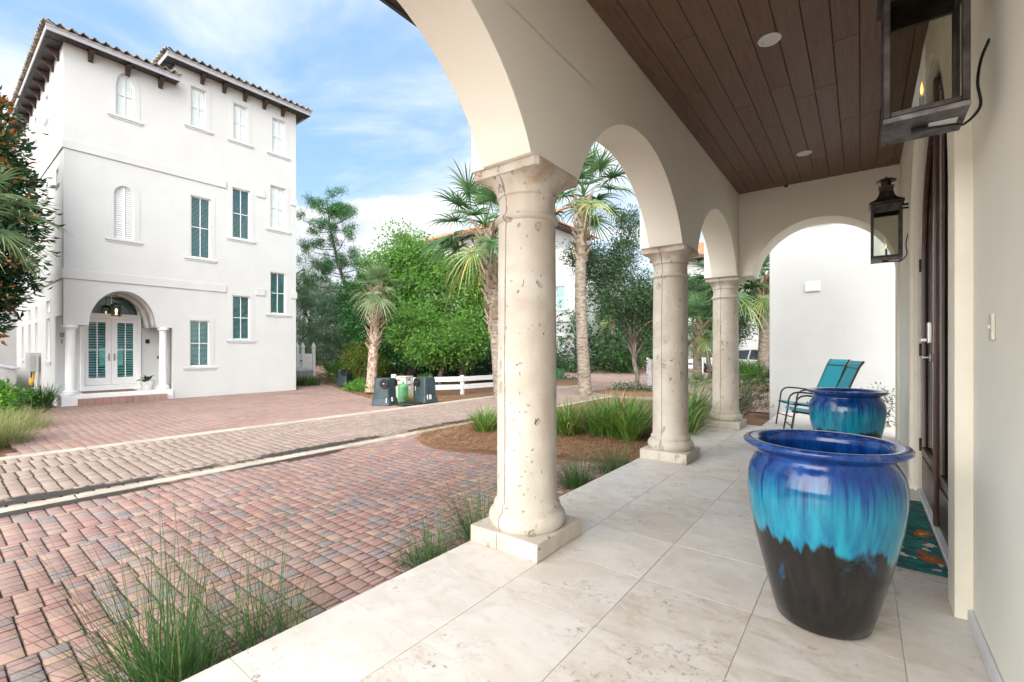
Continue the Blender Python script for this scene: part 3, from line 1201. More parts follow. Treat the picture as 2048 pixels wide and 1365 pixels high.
tag(mb.build('side_terrace', M['travertine'], bevel=0.0015, seg=1), kind='structure')

# arcade wall: u = y, v = z, w = x outwards
FY = frame_matrix((0, 0, 0), (0, 1, 0), (0, 0, 1))      # w = +x


def arcade(name, w0, w1, loops, mat, **k):
    return plate(name, loops, w0, w1, FY, mat, HOUSE, **k)


SPR, RISE = 2.60, 0.80
a1 = seg_arch(1.125, 1.23, SPR, RISE)
a2 = seg_arch(4.205, 1.235, SPR, RISE)
a3 = seg_arch(7.215, 1.155, SPR, RISE)
outline = [(-0.55, SPR), (-0.105, SPR)] + a1[::-1] + a2[::-1] + a3[::-1] + [(9.05, SPR), (9.05, CZ + 0.35), (-0.55, CZ + 0.35)]
arcade('arcade_wall', XI, XO, [outline], M['cream'], bevel=0.006)
for y0, y1 in ((2.375, 2.95), (5.46, 6.04), (8.385, 9.055)):
    MB().box((XP, y0, SPR), (XO - 0.003, y1, CZ - 0.06)).build('wall_pilaster', M['cream'], HOUSE, bevel=0.006)
# end wall: u = x, v = z, w = -y
FX = frame_matrix((0, 0, 0), (1, 0, 0), (0, 0, 1))
ea = seg_arch(-0.515, 0.93, SPR, 0.82)
plate('end_wall', [[(XI + 0.003, SPR + 0.002), (-1.445, SPR + 0.002)] + ea[::-1] + [(0.415, SPR), (0.415, 0.0), (WX + 0.2, 0.0), (WX + 0.2, CZ + 0.3), (XI + 0.003, CZ + 0.3)]],
      -YE, -(YE + 0.53), FX, M['cream'], HOUSE, bevel=0.006)
# house wall with the arched door opening
DC, DH, DS = 4.62, 1.20, 2.20
opening = arched(DC - DH, -0.02, DC + DH, DS, DH - 0.002, 32)
opening = [(DC + DH, 0.0)] + seg_arch(DC, DH, DS, DH - 0.002, 32) + [(DC - DH, 0.0)]
plate('house_wall', [[(-0.2, 0), (DC - DH, 0.0)] + opening[::-1][1:-1] + [(DC + DH, 0.0), (YE, 0.0), (YE, CZ + 0.3), (-0.2, CZ + 0.3)]], WX, WX + 0.25, FY, M['cream_wall'], HOUSE, bevel=0.004)
# moulded door casing in two steps
for nm, ro, ri, x0 in (('door_casing', 1.445, 1.235, 0.373), ('door_moulding', 1.235, 1.19, 0.405)):
    oa = seg_arch(DC, ro, DS, ro - 0.002, 36)
    ia = seg_arch(DC, ri, DS, ri - 0.002, 36)
    plate(nm, [[(DC + ri, 0.001), (DC + ro, 0.001)] + oa + [(DC - ro, 0.001), (DC - ri, 0.001)] + ia[::-1]], x0, WX + 0.01, FY, M['creamtrim'], HOUSE, bevel=0.008)
# baseboard
mb = MB().box((0.420, -0.2, 0.001), (WX - 0.001, DC - 1.449, 0.062))
mb.build('baseboard', M['greytrim'], HOUSE, bevel=0.004)
mb = MB().box((0.420, DC + 1.449, 0.001), (WX - 0.001, YE - 0.002, 0.062))
mb.build('baseboard', M['greytrim'], HOUSE, bevel=0.004)

# double door, two glazed leaves under an arched head
XD = 0.458


def door_leaf(y0, y1, hinge_low):
    g = 0.006
    top_in = []
    out = [(y0 + g, 0.035), (y1 - g, 0.035)]
    R = DH - 0.01

    def arc(a, b, r, n=14):
        pts = []
        for i in range(n + 1):
            y = a + (b - a) * i / n
            dy = max(-r, min(r, y - DC))
            pts.append((y, DS + math.sqrt(max(0, r * r - dy * dy))))
        return pts
    out += arc(y1 - g, y0 + g, R)
    s = 0.13
    yi0, yi1 = y0 + s, y1 - s
    hole = [(yi0, 0.42), (yi1, 0.42)] + arc(yi1, yi0, R - s)
    leaf = plate('door', [out, hole], XD, XD + 0.055, FY, M['doorwood'], HOUSE, bevel=0.005)
    plate('door_glass', [[(yi0, 0.42), (yi1, 0.42)] + arc(yi1, yi0, R - s)], XD + 0.024, XD + 0.03, FY, M['doorglass'], leaf)
    # raised glazing beads and a kick panel
    b = 0.03
    hole2 = [(yi0 + b, 0.42 + b), (yi1 - b, 0.42 + b)] + arc(yi1 - b, yi0 + b, R - s - b)
    plate('glazing_bead', [hole, hole2], XD - 0.012, XD + 0.022, FY, M['doorwood'], leaf, bevel=0.004)
    plate('kick_panel', [rect(yi0 + 0.02, 0.12, yi1 - 0.02, 0.36)], XD - 0.012, XD - 0.0005, FY, M['doorwood'], leaf, bevel=0.008)
    mb = MB()
    ym = (yi0 + yi1) / 2
    return leaf


leafA = door_leaf(DC - DH + 0.012, DC, True)
leafB = door_leaf(DC, DC + DH - 0.012, False)
MB().box((XD - 0.028, DC - 0.04, 0.04), (XD - 0.0005, DC + 0.04, DS + DH - 0.03)).build('astragal', M['doorwood'], HOUSE, bevel=0.008)
# lever handle and keypad lock
hb = MB()
hb.lathe([(0.0, 0), (0.032, 0), (0.034, 0.006), (0.03, 0.012), (0.012, 0.014), (0.011, 0.05), (0.0, 0.05)], 20)
me_pts = [(0, 0, 0.045), (0, 0.03, 0.052), (0, 0.08, 0.052), (0, 0.12, 0.047)]
hb.tube(me_pts, [0.011, 0.011, 0.009, 0.008], 10)
h = hb.build('handle', M['nickel'], leafB, smooth=40)
h.matrix_local = Matrix.Translation((XD - 0.030, DC + 0.075, 1.29)) @ Matrix.Rotation(-PI / 2, 4, 'Y')
kb = MB().box((XD - 0.055, DC + 0.04, 1.40), (XD - 0.0295, DC + 0.115, 1.56))
kb.bar((XD - 0.095, DC + 0.078, 1.425), (XD - 0.055, DC + 0.078, 1.425), 0.03, 0.03)
kb.build('keypad_lock', M['nickel'], leafB, bevel=0.006)
for z in (0.45, 1.35, 2.15):
    MB().tube([(XD - 0.010, DC + DH - 0.018, z - 0.06), (XD - 0.010, DC + DH - 0.018, z + 0.06)], 0.010, 8).build('hinge', M['bronze'], HOUSE, smooth=40)
MB().box((0.425, DC - DH + 0.004, 0.001), (XD + 0.08, DC + DH - 0.004, 0.030)).build('threshold', M['greytrim'], HOUSE, bevel=0.006)

# ceiling planks
mb = MB()
pw = 0.183
x = XI
while x < WX:
    x1 = min(x + pw, WX + 0.0)
    y = -1.8 - random.uniform(0.2, 1.5)
    while y < YE:
        ln = random.uniform(1.6, 3.2)
        y1 = min(y + ln, YE - 0.001)
        if YE - y1 < 0.4:
            y1 = YE - 0.001
        mb.t = random.random()
        if y1 > -1.8:
            mb.box((x + 0.002, max(y, -1.8) + 0.0012, CZ), (x1 - 0.002, y1 - 0.0012, CZ + 0.02))
        y = y1 + (0.0 if y1 < YE - 0.01 else 1.0)
    x += pw
mb.build('ceiling', M['plank'], HOUSE, bevel=0.006, seg=2)
MB().box((XI + 0.01, -1.8, CZ + 0.0195), (WX - 0.01, YE - 0.01, CZ + 0.05)).build('ceiling_backing', M['soffit'], HOUSE)
# dark eave beyond the arcade
mb = MB()
mb.box((-2.90, -0.6, CZ + 0.05), (XO - 0.002, 3.1, CZ + 0.08))
mb.box((-2.93, -0.6, CZ + 0.03), (-2.90, 3.1, CZ + 0.2))
mb.build('eave', M['soffit'], HOUSE)
MB().add([(-2.95, -1.8, CZ + 0.2), (-2.95, 3.1, CZ + 0.2), (0.7, 3.1, CZ + 1.1), (0.7, -1.8, CZ + 1.1)], [(0, 1, 2, 3)]).build('roof', M['darktile'], HOUSE)
MB().box((XO + 0.01, 3.11, CZ + 0.36), (0.68, 9.04, CZ + 0.42)).build('flat_roof', M['cream'], HOUSE)
MB().box((-0.98, YE - 0.05, CZ - 0.03), (-0.93, YE - 0.006, CZ - 0.001)).build('ceiling_stop', M['corbel'], HOUSE)
for (lx, ly) in ((-0.62, 4.42), (-0.605, 7.26)):
    mb = MB().lathe([(0.078, 0.012), (0.060, 0.012), (0.056, 0.004), (0.060, -0.004), (0.086, -0.005), (0.090, 0.0), (0.088, 0.004)], 36, (lx, ly, CZ - 0.004))
    dl = mb.build('downlight', M['whiteplastic'], HOUSE, smooth=50)
    MB().lathe([(0.0, 0.004), (0.035, 0.003), (0.058, 0.006), (0.058, 0.009)], 30, (lx, ly, CZ - 0.006)).build('lens', M['ledwhite'], dl, smooth=50)

# columns
SHAFT = [(0.250, 0.115), (0.262, 0.128), (0.272, 0.152), (0.275, 0.178), (0.268, 0.206), (0.250, 0.228), (0.236, 0.236), (0.234, 0.250),
         (0.238, 0.262), (0.234, 0.276), (0.222, 0.286), (0.216, 0.300), (0.2135, 0.33), (0.213, 0.8), (0.211, 1.3), (0.208, 1.8), (0.204, 2.22),
         (0.206, 2.236), (0.222, 2.247), (0.229, 2.262), (0.222, 2.278), (0.206, 2.288), (0.201, 2.30), (0.201, 2.40), (0.205, 2.41), (0.214, 2.416), (0.216, 2.428), (0.214, 2.436)]


def column(y, label):
    c = empty('column', (-1.905, y, 0))
    c.parent = HOUSE
    c['label'] = label
    wob = lambda a, z: 0.004 * math.sin(3 * a + z * 5) + 0.003 * math.sin(7 * a - z * 9)
    s = MB().lathe(SHAFT, 64, (0, 0, 0), wob=wob).build('shaft', M['caststone'], c, smooth=35)
    p = MB().box((-0.285, -0.29, 0.0), (0.285, 0.29, 0.118)).build('plinth', M['caststone'], c, bevel=0.008, seg=3)
    # capital: round echinus passing into a square abacus with a cove
    cap = MB()
    prof = [(0.214, 2.436, 0.0), (0.216, 2.452, 0.0), (0.222, 2.475, 0.12), (0.236, 2.50, 0.35), (0.252, 2.52, 0.65), (0.262, 2.534, 1.0), (0.272, 2.537, 1.0), (0.276, 2.556, 1.0), (0.278, 2.575, 1.0), (0.268, 2.581, 1.0), (0.268, 2.598, 1.0)]
    n = 64
    vs, fs = [], []
    for i in range(n):
        a = 2 * PI * (i + 0.5) / n
        q = 1.0 / max(abs(math.cos(a)), abs(math.sin(a)))
        for r, z, k in prof:
            rr = r * (1 - k) + r * q * k
            vs.append((rr * math.cos(a), rr * math.sin(a), z))
    K = len(prof)
    for i in range(n):
        j = (i + 1) % n
        for k in range(K - 1):
            fs.append((i * K + k, j * K + k, j * K + k + 1, i * K + k + 1))
    fs.append([i * K + K - 1 for i in range(n)])
    cap.add(vs, fs)
    cap.build('capital', M['caststone'], c, smooth=32)
    # mortar seam running the full height on the street and porch sides
    sm = MB()
    for a in (math.radians(-100), math.radians(80)):
        pts = [(r * 1.001 * math.cos(a + 0.012 * math.sin(z * 9)), r * 1.001 * math.sin(a + 0.012 * math.sin(z * 9)), z) for r, z in SHAFT]
        sm.tube(pts, 0.0042, 6)
        ys = math.copysign(0.2905, math.sin(a))
        sm.tube([(math.cos(a) * .25, ys, 0.004), (math.cos(a) * .25, ys, 0.114)], 0.003, 5)
        sm.tube([(math.cos(a) * .214, math.copysign(.214, ys), 2.436), (math.cos(a) * .22, math.copysign(.232, ys), 2.49), (math.cos(a) * .24, math.copysign(.262, ys), 2.534), (math.cos(a) * .24, math.copysign(.278, ys), 2.56), (math.cos(a) * .24, math.copysign(.268, ys), 2.597)], 0.004, 6)
    sm.build('seam', M['seam'], c, smooth=60)
    return c


column(2.66, 'nearest pitted stone column')
column(5.76, 'middle stone column')
column(8.70, 'farthest stone column at the corner of the end wall')

# ---- lanterns
def lantern(cx, cy, zb, label):
    root = empty('wall_lantern', (cx, cy, zb), 0, label, 'lantern', 'gas lanterns flanking the front door')
    hw, ht = 0.122, 0.60
    fr = MB()
    for sx in (-1, 1):
        for sy in (-1, 1):
            fr.box((sx * hw - 0.012, sy * hw - 0.012, 0.012), (sx * hw + 0.012, sy * hw + 0.012, ht))
    for s in (-1, 1):
        for z0, z1 in ((0.012, 0.034), (ht - 0.09, ht)):
            fr.box((-hw + 0.012, s * hw - 0.010, z0), (hw - 0.012, s * hw + 0.010, z1))
            fr.box((s * hw - 0.010, -hw + 0.012, z0), (s * hw + 0.010, hw - 0.012, z1))
    fr.box((-hw - 0.03, -hw - 0.03, ht + 0.002), (hw + 0.03, hw + 0.03, ht + 0.02))
    fr.build('frame', M['bronze'], root, bevel=0.002, seg=1)
    bt = MB().box((-hw - 0.013, -hw - 0.013, -0.012), (hw + 0.013, hw + 0.013, 0.0105))
    for sx in (-1, 1):
        for sy in (-1, 1):
            bt.lathe([(0.008, -0.016), (0.008, -0.012), (0.0, -0.0185)][::-1], 10, (sx * (hw - .01), sy * (hw - .01), 0))
    b = bt.build('bottom_plate', M['bronzebottom'], root, bevel=0.002, seg=1)
    MB().box((0.02, -0.035, -0.0150), (0.11, 0.025, -0.0125)).build('sticker', M['sticker'], b)
    # sweeping roof, chimney and cap
    rf = MB()
    n = 4
    prof = [(hw + 0.028, ht + 0.021), (hw + 0.010, ht + 0.035), (hw - 0.030, ht + 0.065), (hw - 0.052, ht + 0.105), (hw - 0.062, ht + 0.15), (hw - 0.062, ht + 0.195)]
    for (h0, z0), (h1, z1) in zip(prof[:-1], prof[1:]):
        vs = [(-h0, -h0, z0), (h0, -h0, z0), (h0, h0, z0), (-h0, h0, z0), (-h1, -h1, z1), (h1, -h1, z1), (h1, h1, z1), (-h1, h1, z1)]
        rf.add(vs, [(0, 1, 5, 4), (1, 2, 6, 5), (2, 3, 7, 6), (3, 0, 4, 7)])
    hq = hw - 0.056
    rf.box((-hq, -hq, ht + 0.195), (hq, hq, ht + 0.212))
    rf.build('roof', M['bronze'], root)
    ch = MB().lathe([(0.046, ht + 0.212), (0.046, ht + 0.262), (0.050, ht + 0.268), (0.088, ht + 0.272), (0.092, ht + 0.278), (0.06, ht + 0.296), (0.02, ht + 0.306), (0.012, ht + 0.315), (0.0, ht + 0.33)], 24)
    ch.build('chimney', M['bronze'], root, smooth=40)
    g = MB()
    for s in (-1, 1):
        g.box((-hw + 0.012, s * hw - 0.0015, 0.034), (hw - 0.012, s * hw + 0.0015, ht - 0.09))
        g.box((s * hw - 0.0015, -hw + 0.012, 0.034), (s * hw + 0.0015, hw - 0.012, ht - 0.09))
    g.build('glass', M['glass'], root)
    bn = MB().lathe([(0.0, 0.012), (0.035, 0.012), (0.030, 0.022), (0.010, 0.026), (0.009, 0.12), (0.0, 0.125)], 14)
    bn.bar((-0.06, 0, 0.02), (0.06, 0, 0.02), 0.012, 0.014)
    bn.build('burner', M['bronze'], root, smooth=40)
    MB().lathe([(0.0, 0.128), (0.005, 0.140), (0.006, 0.152), (0.003, 0.172), (0.0, 0.19)], 10, (0, 0, 0)).build('flame', M['flame'], root, smooth=60)
    wx = WX - cx
    br = MB().box((wx - 0.022, -0.055, ht - 0.10), (wx - 0.002, 0.055, ht + 0.13))
    br.bar((hw + 0.008, 0, ht - 0.012), (wx - 0.022, 0, ht - 0.012), 0.022, 0.022)
    br.bar((hw + 0.008, 0, ht - 0.05), (wx - 0.022, 0, ht - 0.05), 0.018, 0.018)
    br.build('bracket', M['blackmetal'], root, bevel=0.002, seg=1)
    pts = []
    P = [Vector((-0.01, -0.01, -0.022)), Vector((0.10, 0.0, -0.028)), Vector((wx - 0.09, 0.04, -0.02)), Vector((wx - 0.04, 0.07, 0.05)), Vector((wx - 0.045, 0.09, 0.16)), Vector((wx - 0.03, 0.12, 0.27)), Vector((wx - 0.001, 0.15, 0.36))]
    for i in range(len(P) - 1):
        p0, p1, p2, p3 = P[max(i - 1, 0)], P[i], P[i + 1], P[min(i + 2, len(P) - 1)]
        for k in range(6):
            u = k / 6
            pts.append(0.5 * ((2 * p1) + (-p0 + p2) * u + (2 * p0 - 5 * p1 + 4 * p2 - p3) * u * u + (-p0 + 3 * p1 - 3 * p2 + p3) * u ** 3))
    pts.append(P[-1])
    gl = MB().tube(pts, 0.0055, 8)
    gl.box((-0.035, -0.022, -0.030), (0.015, 0.004, -0.0125))
    gl.build('gas_line', M['blackmetal'], root, smooth=50)
    return root


lantern(0.210, 2.66, 2.33, 'big bronze gas lantern cut by the upper edge, white sticker on its bottom')
lantern(0.222, 6.56, 2.352, 'bronze gas lantern with domed cap, whole, lit before the far arch')

# doorbell on the wall
db = empty('doorbell', (WX, 2.72, 1.445), 0, 'small beige doorbell plate on the cream wall', 'doorbell')
MB().box((-0.014, -0.028, -0.055), (-0.0005, 0.028, 0.055)).build('plate', M['beigeplastic'], db, bevel=0.005)
MB().lathe([(0.0, 0.006), (0.008, 0.005), (0.009, 0.0)][::-1], 14).build('button', M['whiteplastic'], db, smooth=40).matrix_local = Matrix.Translation((-0.014, 0, 0)) @ Matrix.Rotation(-PI / 2, 4, 'Y')

# door mat
mb = MB().box((-0.36, 3.705, 0.001), (0.418, 5.37, 0.016))
tag(mb.build('doormat', M['doormat'], bevel=0.006), 'teal door mat with orange and white flowers by the dark door', 'doormat')

# glazed pots
POT = [(0.0, 0.0), (0.215, 0.0), (0.235, 0.012), (0.255, 0.07), (0.300, 0.22), (0.345, 0.38), (0.378, 0.52), (0.393, 0.63), (0.393, 0.70), (0.380, 0.755), (0.355, 0.797), (0.340, 0.815),
       (0.340, 0.828), (0.356, 0.842), (0.395, 0.858), (0.413, 0.870), (0.416, 0.880), (0.408, 0.890), (0.392, 0.894), (0.365, 0.892), (0.335, 0.882), (0.318, 0.860), (0.318, 0.82), (0.345, 0.76), (0.362, 0.66), (0.35, 0.5), (0.31, 0.30), (0.0, 0.27)]


def pot(x, y, rz, label, k=0.845):
    wob = lambda a, z: 0.006 * math.sin(2 * a + 1 + z) + 0.003 * math.sin(5 * a)
    o = MB().lathe([(q * k, z) for q, z in POT], 96, wob=wob).build('glazed_pot', M['glaze'], None, smooth=50)
    o.location = (x, y, 0.001)
    o.rotation_euler = (0, 0, rz)
    return tag(o, label, 'planter', 'blue glazed pots beside the door')


pot(-0.155, 2.77, 0.3, 'large blue, turquoise and black drip glazed pot, closest and whole')
pot(-0.135, 6.40, 3.4, 'blue glazed pot half hidden behind the front pot', 0.90)

# sling chairs
def chair(x, y, rz, label):
    r = empty('sling_chair', (x, y, 0.001), rz, label, 'chair', 'turquoise sling chairs at the porch end')
    w = 0.29
    fr_pts = lambda s: [(-0.07, s * w, 0.0), (-0.035, s * w, 0.22), (0.0, s * w, 0.43), (0.01, s * w, 0.55), (0.035, s * w, 0.615), (0.085, s * w, 0.655), (0.15, s * w, 0.668), (0.32, s * w, 0.655), (0.50, s * w, 0.628), (0.60, s * w, 0.610)]
    for s in (-1, 1):
        MB().tube(fr_pts(s), 0.0135, 8).build('arm', M['chairframe'], r, smooth=50)
        MB().tube([(0.70, s * w, 0.0), (0.62, s * w, 0.20), (0.52, s * w, 0.36), (0.46, s * w, 0.40)], 0.0135, 8).build('leg', M['chairframe'], r, smooth=50)
        MB().tube([(-0.035, s * w * .93, 0.425), (0.06, s * w * .93, 0.415), (0.44, s * w * .93, 0.365), (0.50, s * w * .93, 0.385), (0.56, s * w * .93, 0.50), (0.72, s * w * .93, 0.90), (0.80, s * w * .93, 1.10), (0.855, s * w * .93, 1.18)], 0.0145, 8).build('side_rail', M['chairframe'], r, smooth=50)
    for a, z, k in ((-0.04, 0.20, 1.0), (0.62, 0.20, 1.0), (0.79, 1.08, .93), (0.03, 0.40, .93)):
        MB().tube([(a, -w * k, z), (a, w * k, z)], 0.010, 8).build('stretcher', M['chairframe'], r, smooth=50)

    def sling(name, prof):
        V, Q = [], []
        ny = 8
        k = len(prof)
        for j in range(ny + 1):
            u = -1 + 2 * j / ny
            for (px, pz, sag) in prof:
                V.append((px + sag * 0.4 * (1 - u * u), u * w * .93, pz - sag * (1 - u * u) + 0.008))
        for j in range(ny):
            for i in range(k - 1):
                Q.append((j * k + i, j * k + i + 1, j * k + k + i + 1, j * k + k + i))
        o = np_mesh(name, V, Q, np.zeros(len(Q)), M['sling'], r, smooth=True)
        sd = o.modifiers.new('solid', 'SOLIDIFY'); sd.thickness = 0.004
    sling('seat', [(-0.045, 0.432, 0.0), (0.0, 0.435, 0.004), (0.2, 0.405, 0.018), (0.44, 0.375, 0.01), (0.49, 0.395, 0.0)])
    sling('backrest', [(0.50, 0.41, 0.0), (0.56, 0.52, 0.008), (0.64, 0.72, 0.012), (0.72, 0.92, 0.010), (0.80, 1.11, 0.004), (0.845, 1.175, 0.0)])
    return r


chair(-1.02, 9.30, math.radians(31), 'turquoise sling chair angled to the street, its wide back in view')
chair(-0.86, 8.25, math.radians(15), 'turquoise sling chair behind the pot, back seen edge on')
# ==================================================================== WHITE HOUSE ACROSS THE ALLEY
HX, HY0, HY1 = -16.75, 2.33, 8.577
WH = empty('white_house', (HX, 5.4, GZ), 0, 'tall four storey white stucco house with arched entry and dark tiled eaves', 'house')
WH_inv = Matrix.Translation((HX, 5.4, GZ)).inverted()
FH = WH_inv @ frame_matrix((HX, 0, 0), (0, 1, 0), (0, 0, 1))        # u=y v=z w=+x
FL = WH_inv @ frame_matrix((0, HY0, 0), (1, 0, 0), (0, 0, 1))       # u=x v=z w=-y


def window(parent, F, u0, v0, u1, v1, arch=0.0, style='blind', trim=0.13, sill=True, muntin=(1, 1), wall_hole=None, proud=0.009):
    """frame > pane, blind, trim, sill, all in the wall frame F"""
    vs = v1 - arch
    lo = (lambda a: arched(u0 + a, v0 + a, u1 - a, vs, arch - a)) if arch else (lambda a: rect(u0 + a, v0 + a, u1 - a, v1 - a))
    f = 0.032
    fr = plate('window', [lo(0.0), lo(f)], -0.10, -0.045, F, M['trimwhite'], parent)
    mb = MB()
    cu = (u0 + u1) / 2
    pt = lambda u, v, w: tuple((F @ Vector((u, v, w))))

    def strip(a, b, c, d, w0, w1):
        mb.prism(rect(a, b, c, d), lambda u, v, w: pt(u, v, w0 + w), w1 - w0)
    if style == 'shutter':
        # closed louvred shutters
        n = int((vs - v0) / 0.062)
        top = v1
        k = 0
        v = v0 + 0.05
        while v < v1 - 0.05:
            half = (u1 - u0) / 2 - f
            if arch and v > vs:
                half = (u1 - u0) / 2 * math.sqrt(max(0.0004, 1 - min(1, (v + .03 - vs) / arch) ** 2)) - f - 0.01
            if half > 0.04:
                for a, b in ((cu - half, cu - 0.016), (cu + 0.016, cu + half)):
                    mb.prism([(v, 0.0), (v + 0.008, 0.0), (v + 0.055, -0.03), (v + 0.047, -0.03)], lambda vv, ww, t, a=a, b=b: pt(a + (b - a) * t, vv, -0.05 + ww), 1.0)
            v += 0.062
        mb.build('louvres', M['trimwhite'], fr)
        mb = MB()
        strip(cu - 0.02, v0 + 0.02, cu + 0.02, v1 - 0.02, -0.075, -0.035)
        mb.build('stile', M['trimwhite'], fr)
        plate('backing', [lo(0.01)], -0.13, -0.11, F, M['trimwhite'], fr)
    else:
        plate('pane', [lo(f)], -0.078, -0.072, F, M['tealglass'] if style == 'blind' else M['skyglass'], fr)
        for i in range(1, muntin[0] + 1):
            u = u0 + (u1 - u0) * i / (muntin[0] + 1)
            strip(u - 0.011, v0 + f, u + 0.011, v1 - f, -0.071, -0.055)
        mb.build('mullion', M['trimwhite'], fr)
        mb = MB()
        for i in range(1, muntin[1] + 1):
            v = v0 + (v1 - v0) * i / (muntin[1] + 1)
            strip(u0 + f, v - 0.011, u1 - f, v + 0.011, -0.071, -0.054)
        mb.build('muntin', M['trimwhite'], fr)
        mb = MB()
        if style == 'blind':
            v = v0 + f
            while v < v1 - f - 0.02:
                mb.prism([(v, -0.105), (v + 0.003, -0.103), (v + 0.022, -0.135), (v + 0.019, -0.137)], lambda vv, ww, t: pt(u0 + f + (u1 - u0 - 2 * f) * t, vv, ww), 1.0)
                v += 0.040
            mb.build('blind', M['blind'], fr)
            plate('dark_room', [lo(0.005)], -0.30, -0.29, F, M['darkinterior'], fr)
        else:
            # gathered curtain
            n = 24
            V, Q = [], []
            for i in range(n + 1):
                u = u0 + 0.01 + (u1 - u0 - 0.02) * i / n
                w = -0.088 + 0.007 * math.sin(i * 1.9)
                V += [pt(u, v0 + 0.01, w), pt(u, (vs if arch else v1) - 0.01 + (0 if not arch else arch * math.sqrt(max(0, 1 - ((u - cu) / ((u1 - u0) / 2)) ** 2)) * 0.95), w)]
            for i in range(n):
                Q.append((2 * i, 2 * i + 2, 2 * i + 3, 2 * i + 1))
            np_mesh('curtain', V, Q, np.zeros(n), M['curtain'], fr, smooth=True)
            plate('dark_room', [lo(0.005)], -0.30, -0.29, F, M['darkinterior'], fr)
    if trim:
        a = trim
        if arch:
            oo = arched(u0 - a, v0 - 0.02, u1 + a, vs, arch + a)
        else:
            oo = rect(u0 - a, v0 - 0.02, u1 + a, v1 + a)
        plate('trim', [oo, lo(0.0)], 0.001, proud, F, M['white'], fr, bevel=0.004)
    if sill:
        mb = MB()
        s = trim + 0.06 if trim else 0.06
        for (e, a, b, d) in ((s, v0 - 0.075, v0 - 0.021, 0.038), (s - 0.03, v0 - 0.125, v0 - 0.076, 0.018)):
            mb.prism(rect(u0 - e, a, u1 + e, b), lambda u, v, w: pt(u, v, 0.001 + w), d)
        mb.build('sill', M['white'], fr, bevel=0.006)
    return fr


front_windows = [
    (3.395, 8.03, 3.815, 9.27, 0.47, 'curtain'), (5.216, 8.44, 5.643, 9.673, 0, 'curtain'), (6.441, 8.432, 6.872, 9.661, 0, 'curtain'), (7.709, 8.436, 8.169, 9.687, 0, 'curtain'),
    (3.355, 4.52, 3.812, 6.03, 0.26, 'shutter'), (5.216, 4.287, 5.762, 6.223, 0, 'blind'), (6.412, 5.131, 6.96, 6.815, 0, 'blind'), (7.652, 5.709, 8.192, 7.244, 0, 'curtain'),
    (7.652, 2.655, 8.192, 4.138, 0, 'blind'), (6.417, 1.699, 6.96, 3.179, 0, 'blind'), (5.19, 0.825, 5.735, 2.282, 0, 'blind')]
ENT = [(4.74, 0.14), (4.74, 2.02), (4.332, 2.02)] + seg_arch(3.582, 0.75, 2.03, 1.0)[1:-1] + [(2.832, 2.02), (HY0, 2.02)]
outl = [(HY1, GZ - .05), (HY1, 10.16), (4.8, 10.16), (4.8, 9.52), (HY0, 9.52)] + ENT[::-1] + [(4.74, GZ - .05)]
holes = []
for (u0, v0, u1, v1, ar, st) in front_windows:
    holes.append(arched(u0, v0, u1, v1 - ar, ar) if ar else rect(u0, v0, u1, v1))
plate('front_wall', [outl] + holes, -0.22, 0.0, FH, M['white'], WH)
for (u0, v0, u1, v1, ar, st) in front_windows:
    window(WH, FH, u0, v0, u1, v1, ar, st)
# left side wall with its openings
left_windows = [(-19.40, 2.44, -18.72, 2.78, 'blind'), (-19.40, 1.02, -18.72, 2.27, 'blind'), (-21.50, 2.40, -21.10, 2.745, 'blind'), (-21.50, 1.25, -21.10, 2.22, 'blind'),
                (-23.0, 2.41, -22.55, 2.72, 'blind'), (-23.0, 0.99, -22.55, 2.21, 'blind'), (-24.7, 0.99, -24.25, 2.19, 'blind'),
                (-19.51, 8.2, -19.1, 8.93, 'blind'), (-21.6, 8.2, -21.2, 8.93, 'blind'), (-17.76, 5.93, -17.39, 6.33, 'curtain'), (-19.45, 5.9, -19.05, 6.28, 'curtain'), (-21.4, 4.6, -20.9, 6.2, 'blind'), (-22.6, 4.6, -22.1, 6.2, 'blind')]
lo = [(-26.2, GZ - .05), (-18.0, GZ - .05), (-18.0, 2.28), (HX - 0.222, 2.28), (HX - 0.222, 9.52), (-26.2, 9.52)]
plate('side_wall', [lo] + [rect(a, b, c, d) for a, b, c, d, s in left_windows], -0.22, 0.0, FL, M['white'], WH)
for i, (a, b, c, d, s) in enumerate(left_windows):
    window(WH, FL, a, b, c, d, 0, s, trim=0.07, sill=(i not in (0, 2, 4)))
wb = lambda x, y, z: (x - HX, y - 5.4, z - GZ)
# belt courses
for z0, z1 in ((6.71, 6.95), (3.256, 3.50)):
    segs = [(HY0 - 0.03, 6.22), (7.16, 7.46), (8.38, HY1 + 0.03)]
    if z0 < 5:
        segs = [(HY0 - 0.03, 6.22), (7.16, 7.46), (8.38, HY1 + 0.03)]
    for a, b in segs:
        MB().box(wb(HX + 0.002, a, z0), wb(HX + 0.03, b, z1)).build('belt_course', M['white'], WH, bevel=0.005)
    MB().box(wb(-26.2, HY0 - 0.03, z0), wb(HX + 0.001, HY0 - 0.002, z1)).build('belt_course', M['white'], WH, bevel=0.005)
# remaining walls, so the house is a closed volume
mb = MB()
mb.box(wb(-26.2, HY1 - 0.22, GZ - .05), wb(HX - 0.223, HY1, 10.15))
mb.box(wb(-26.2, HY0 + 0.001, GZ - .05), wb(-25.98, HY1 - 0.221, 9.5))
mb.box(wb(-25.97, 4.8, 9.4), wb(HX - 0.223, 4.95, 10.15))
mb.build('rear_wall', M['white'], WH)
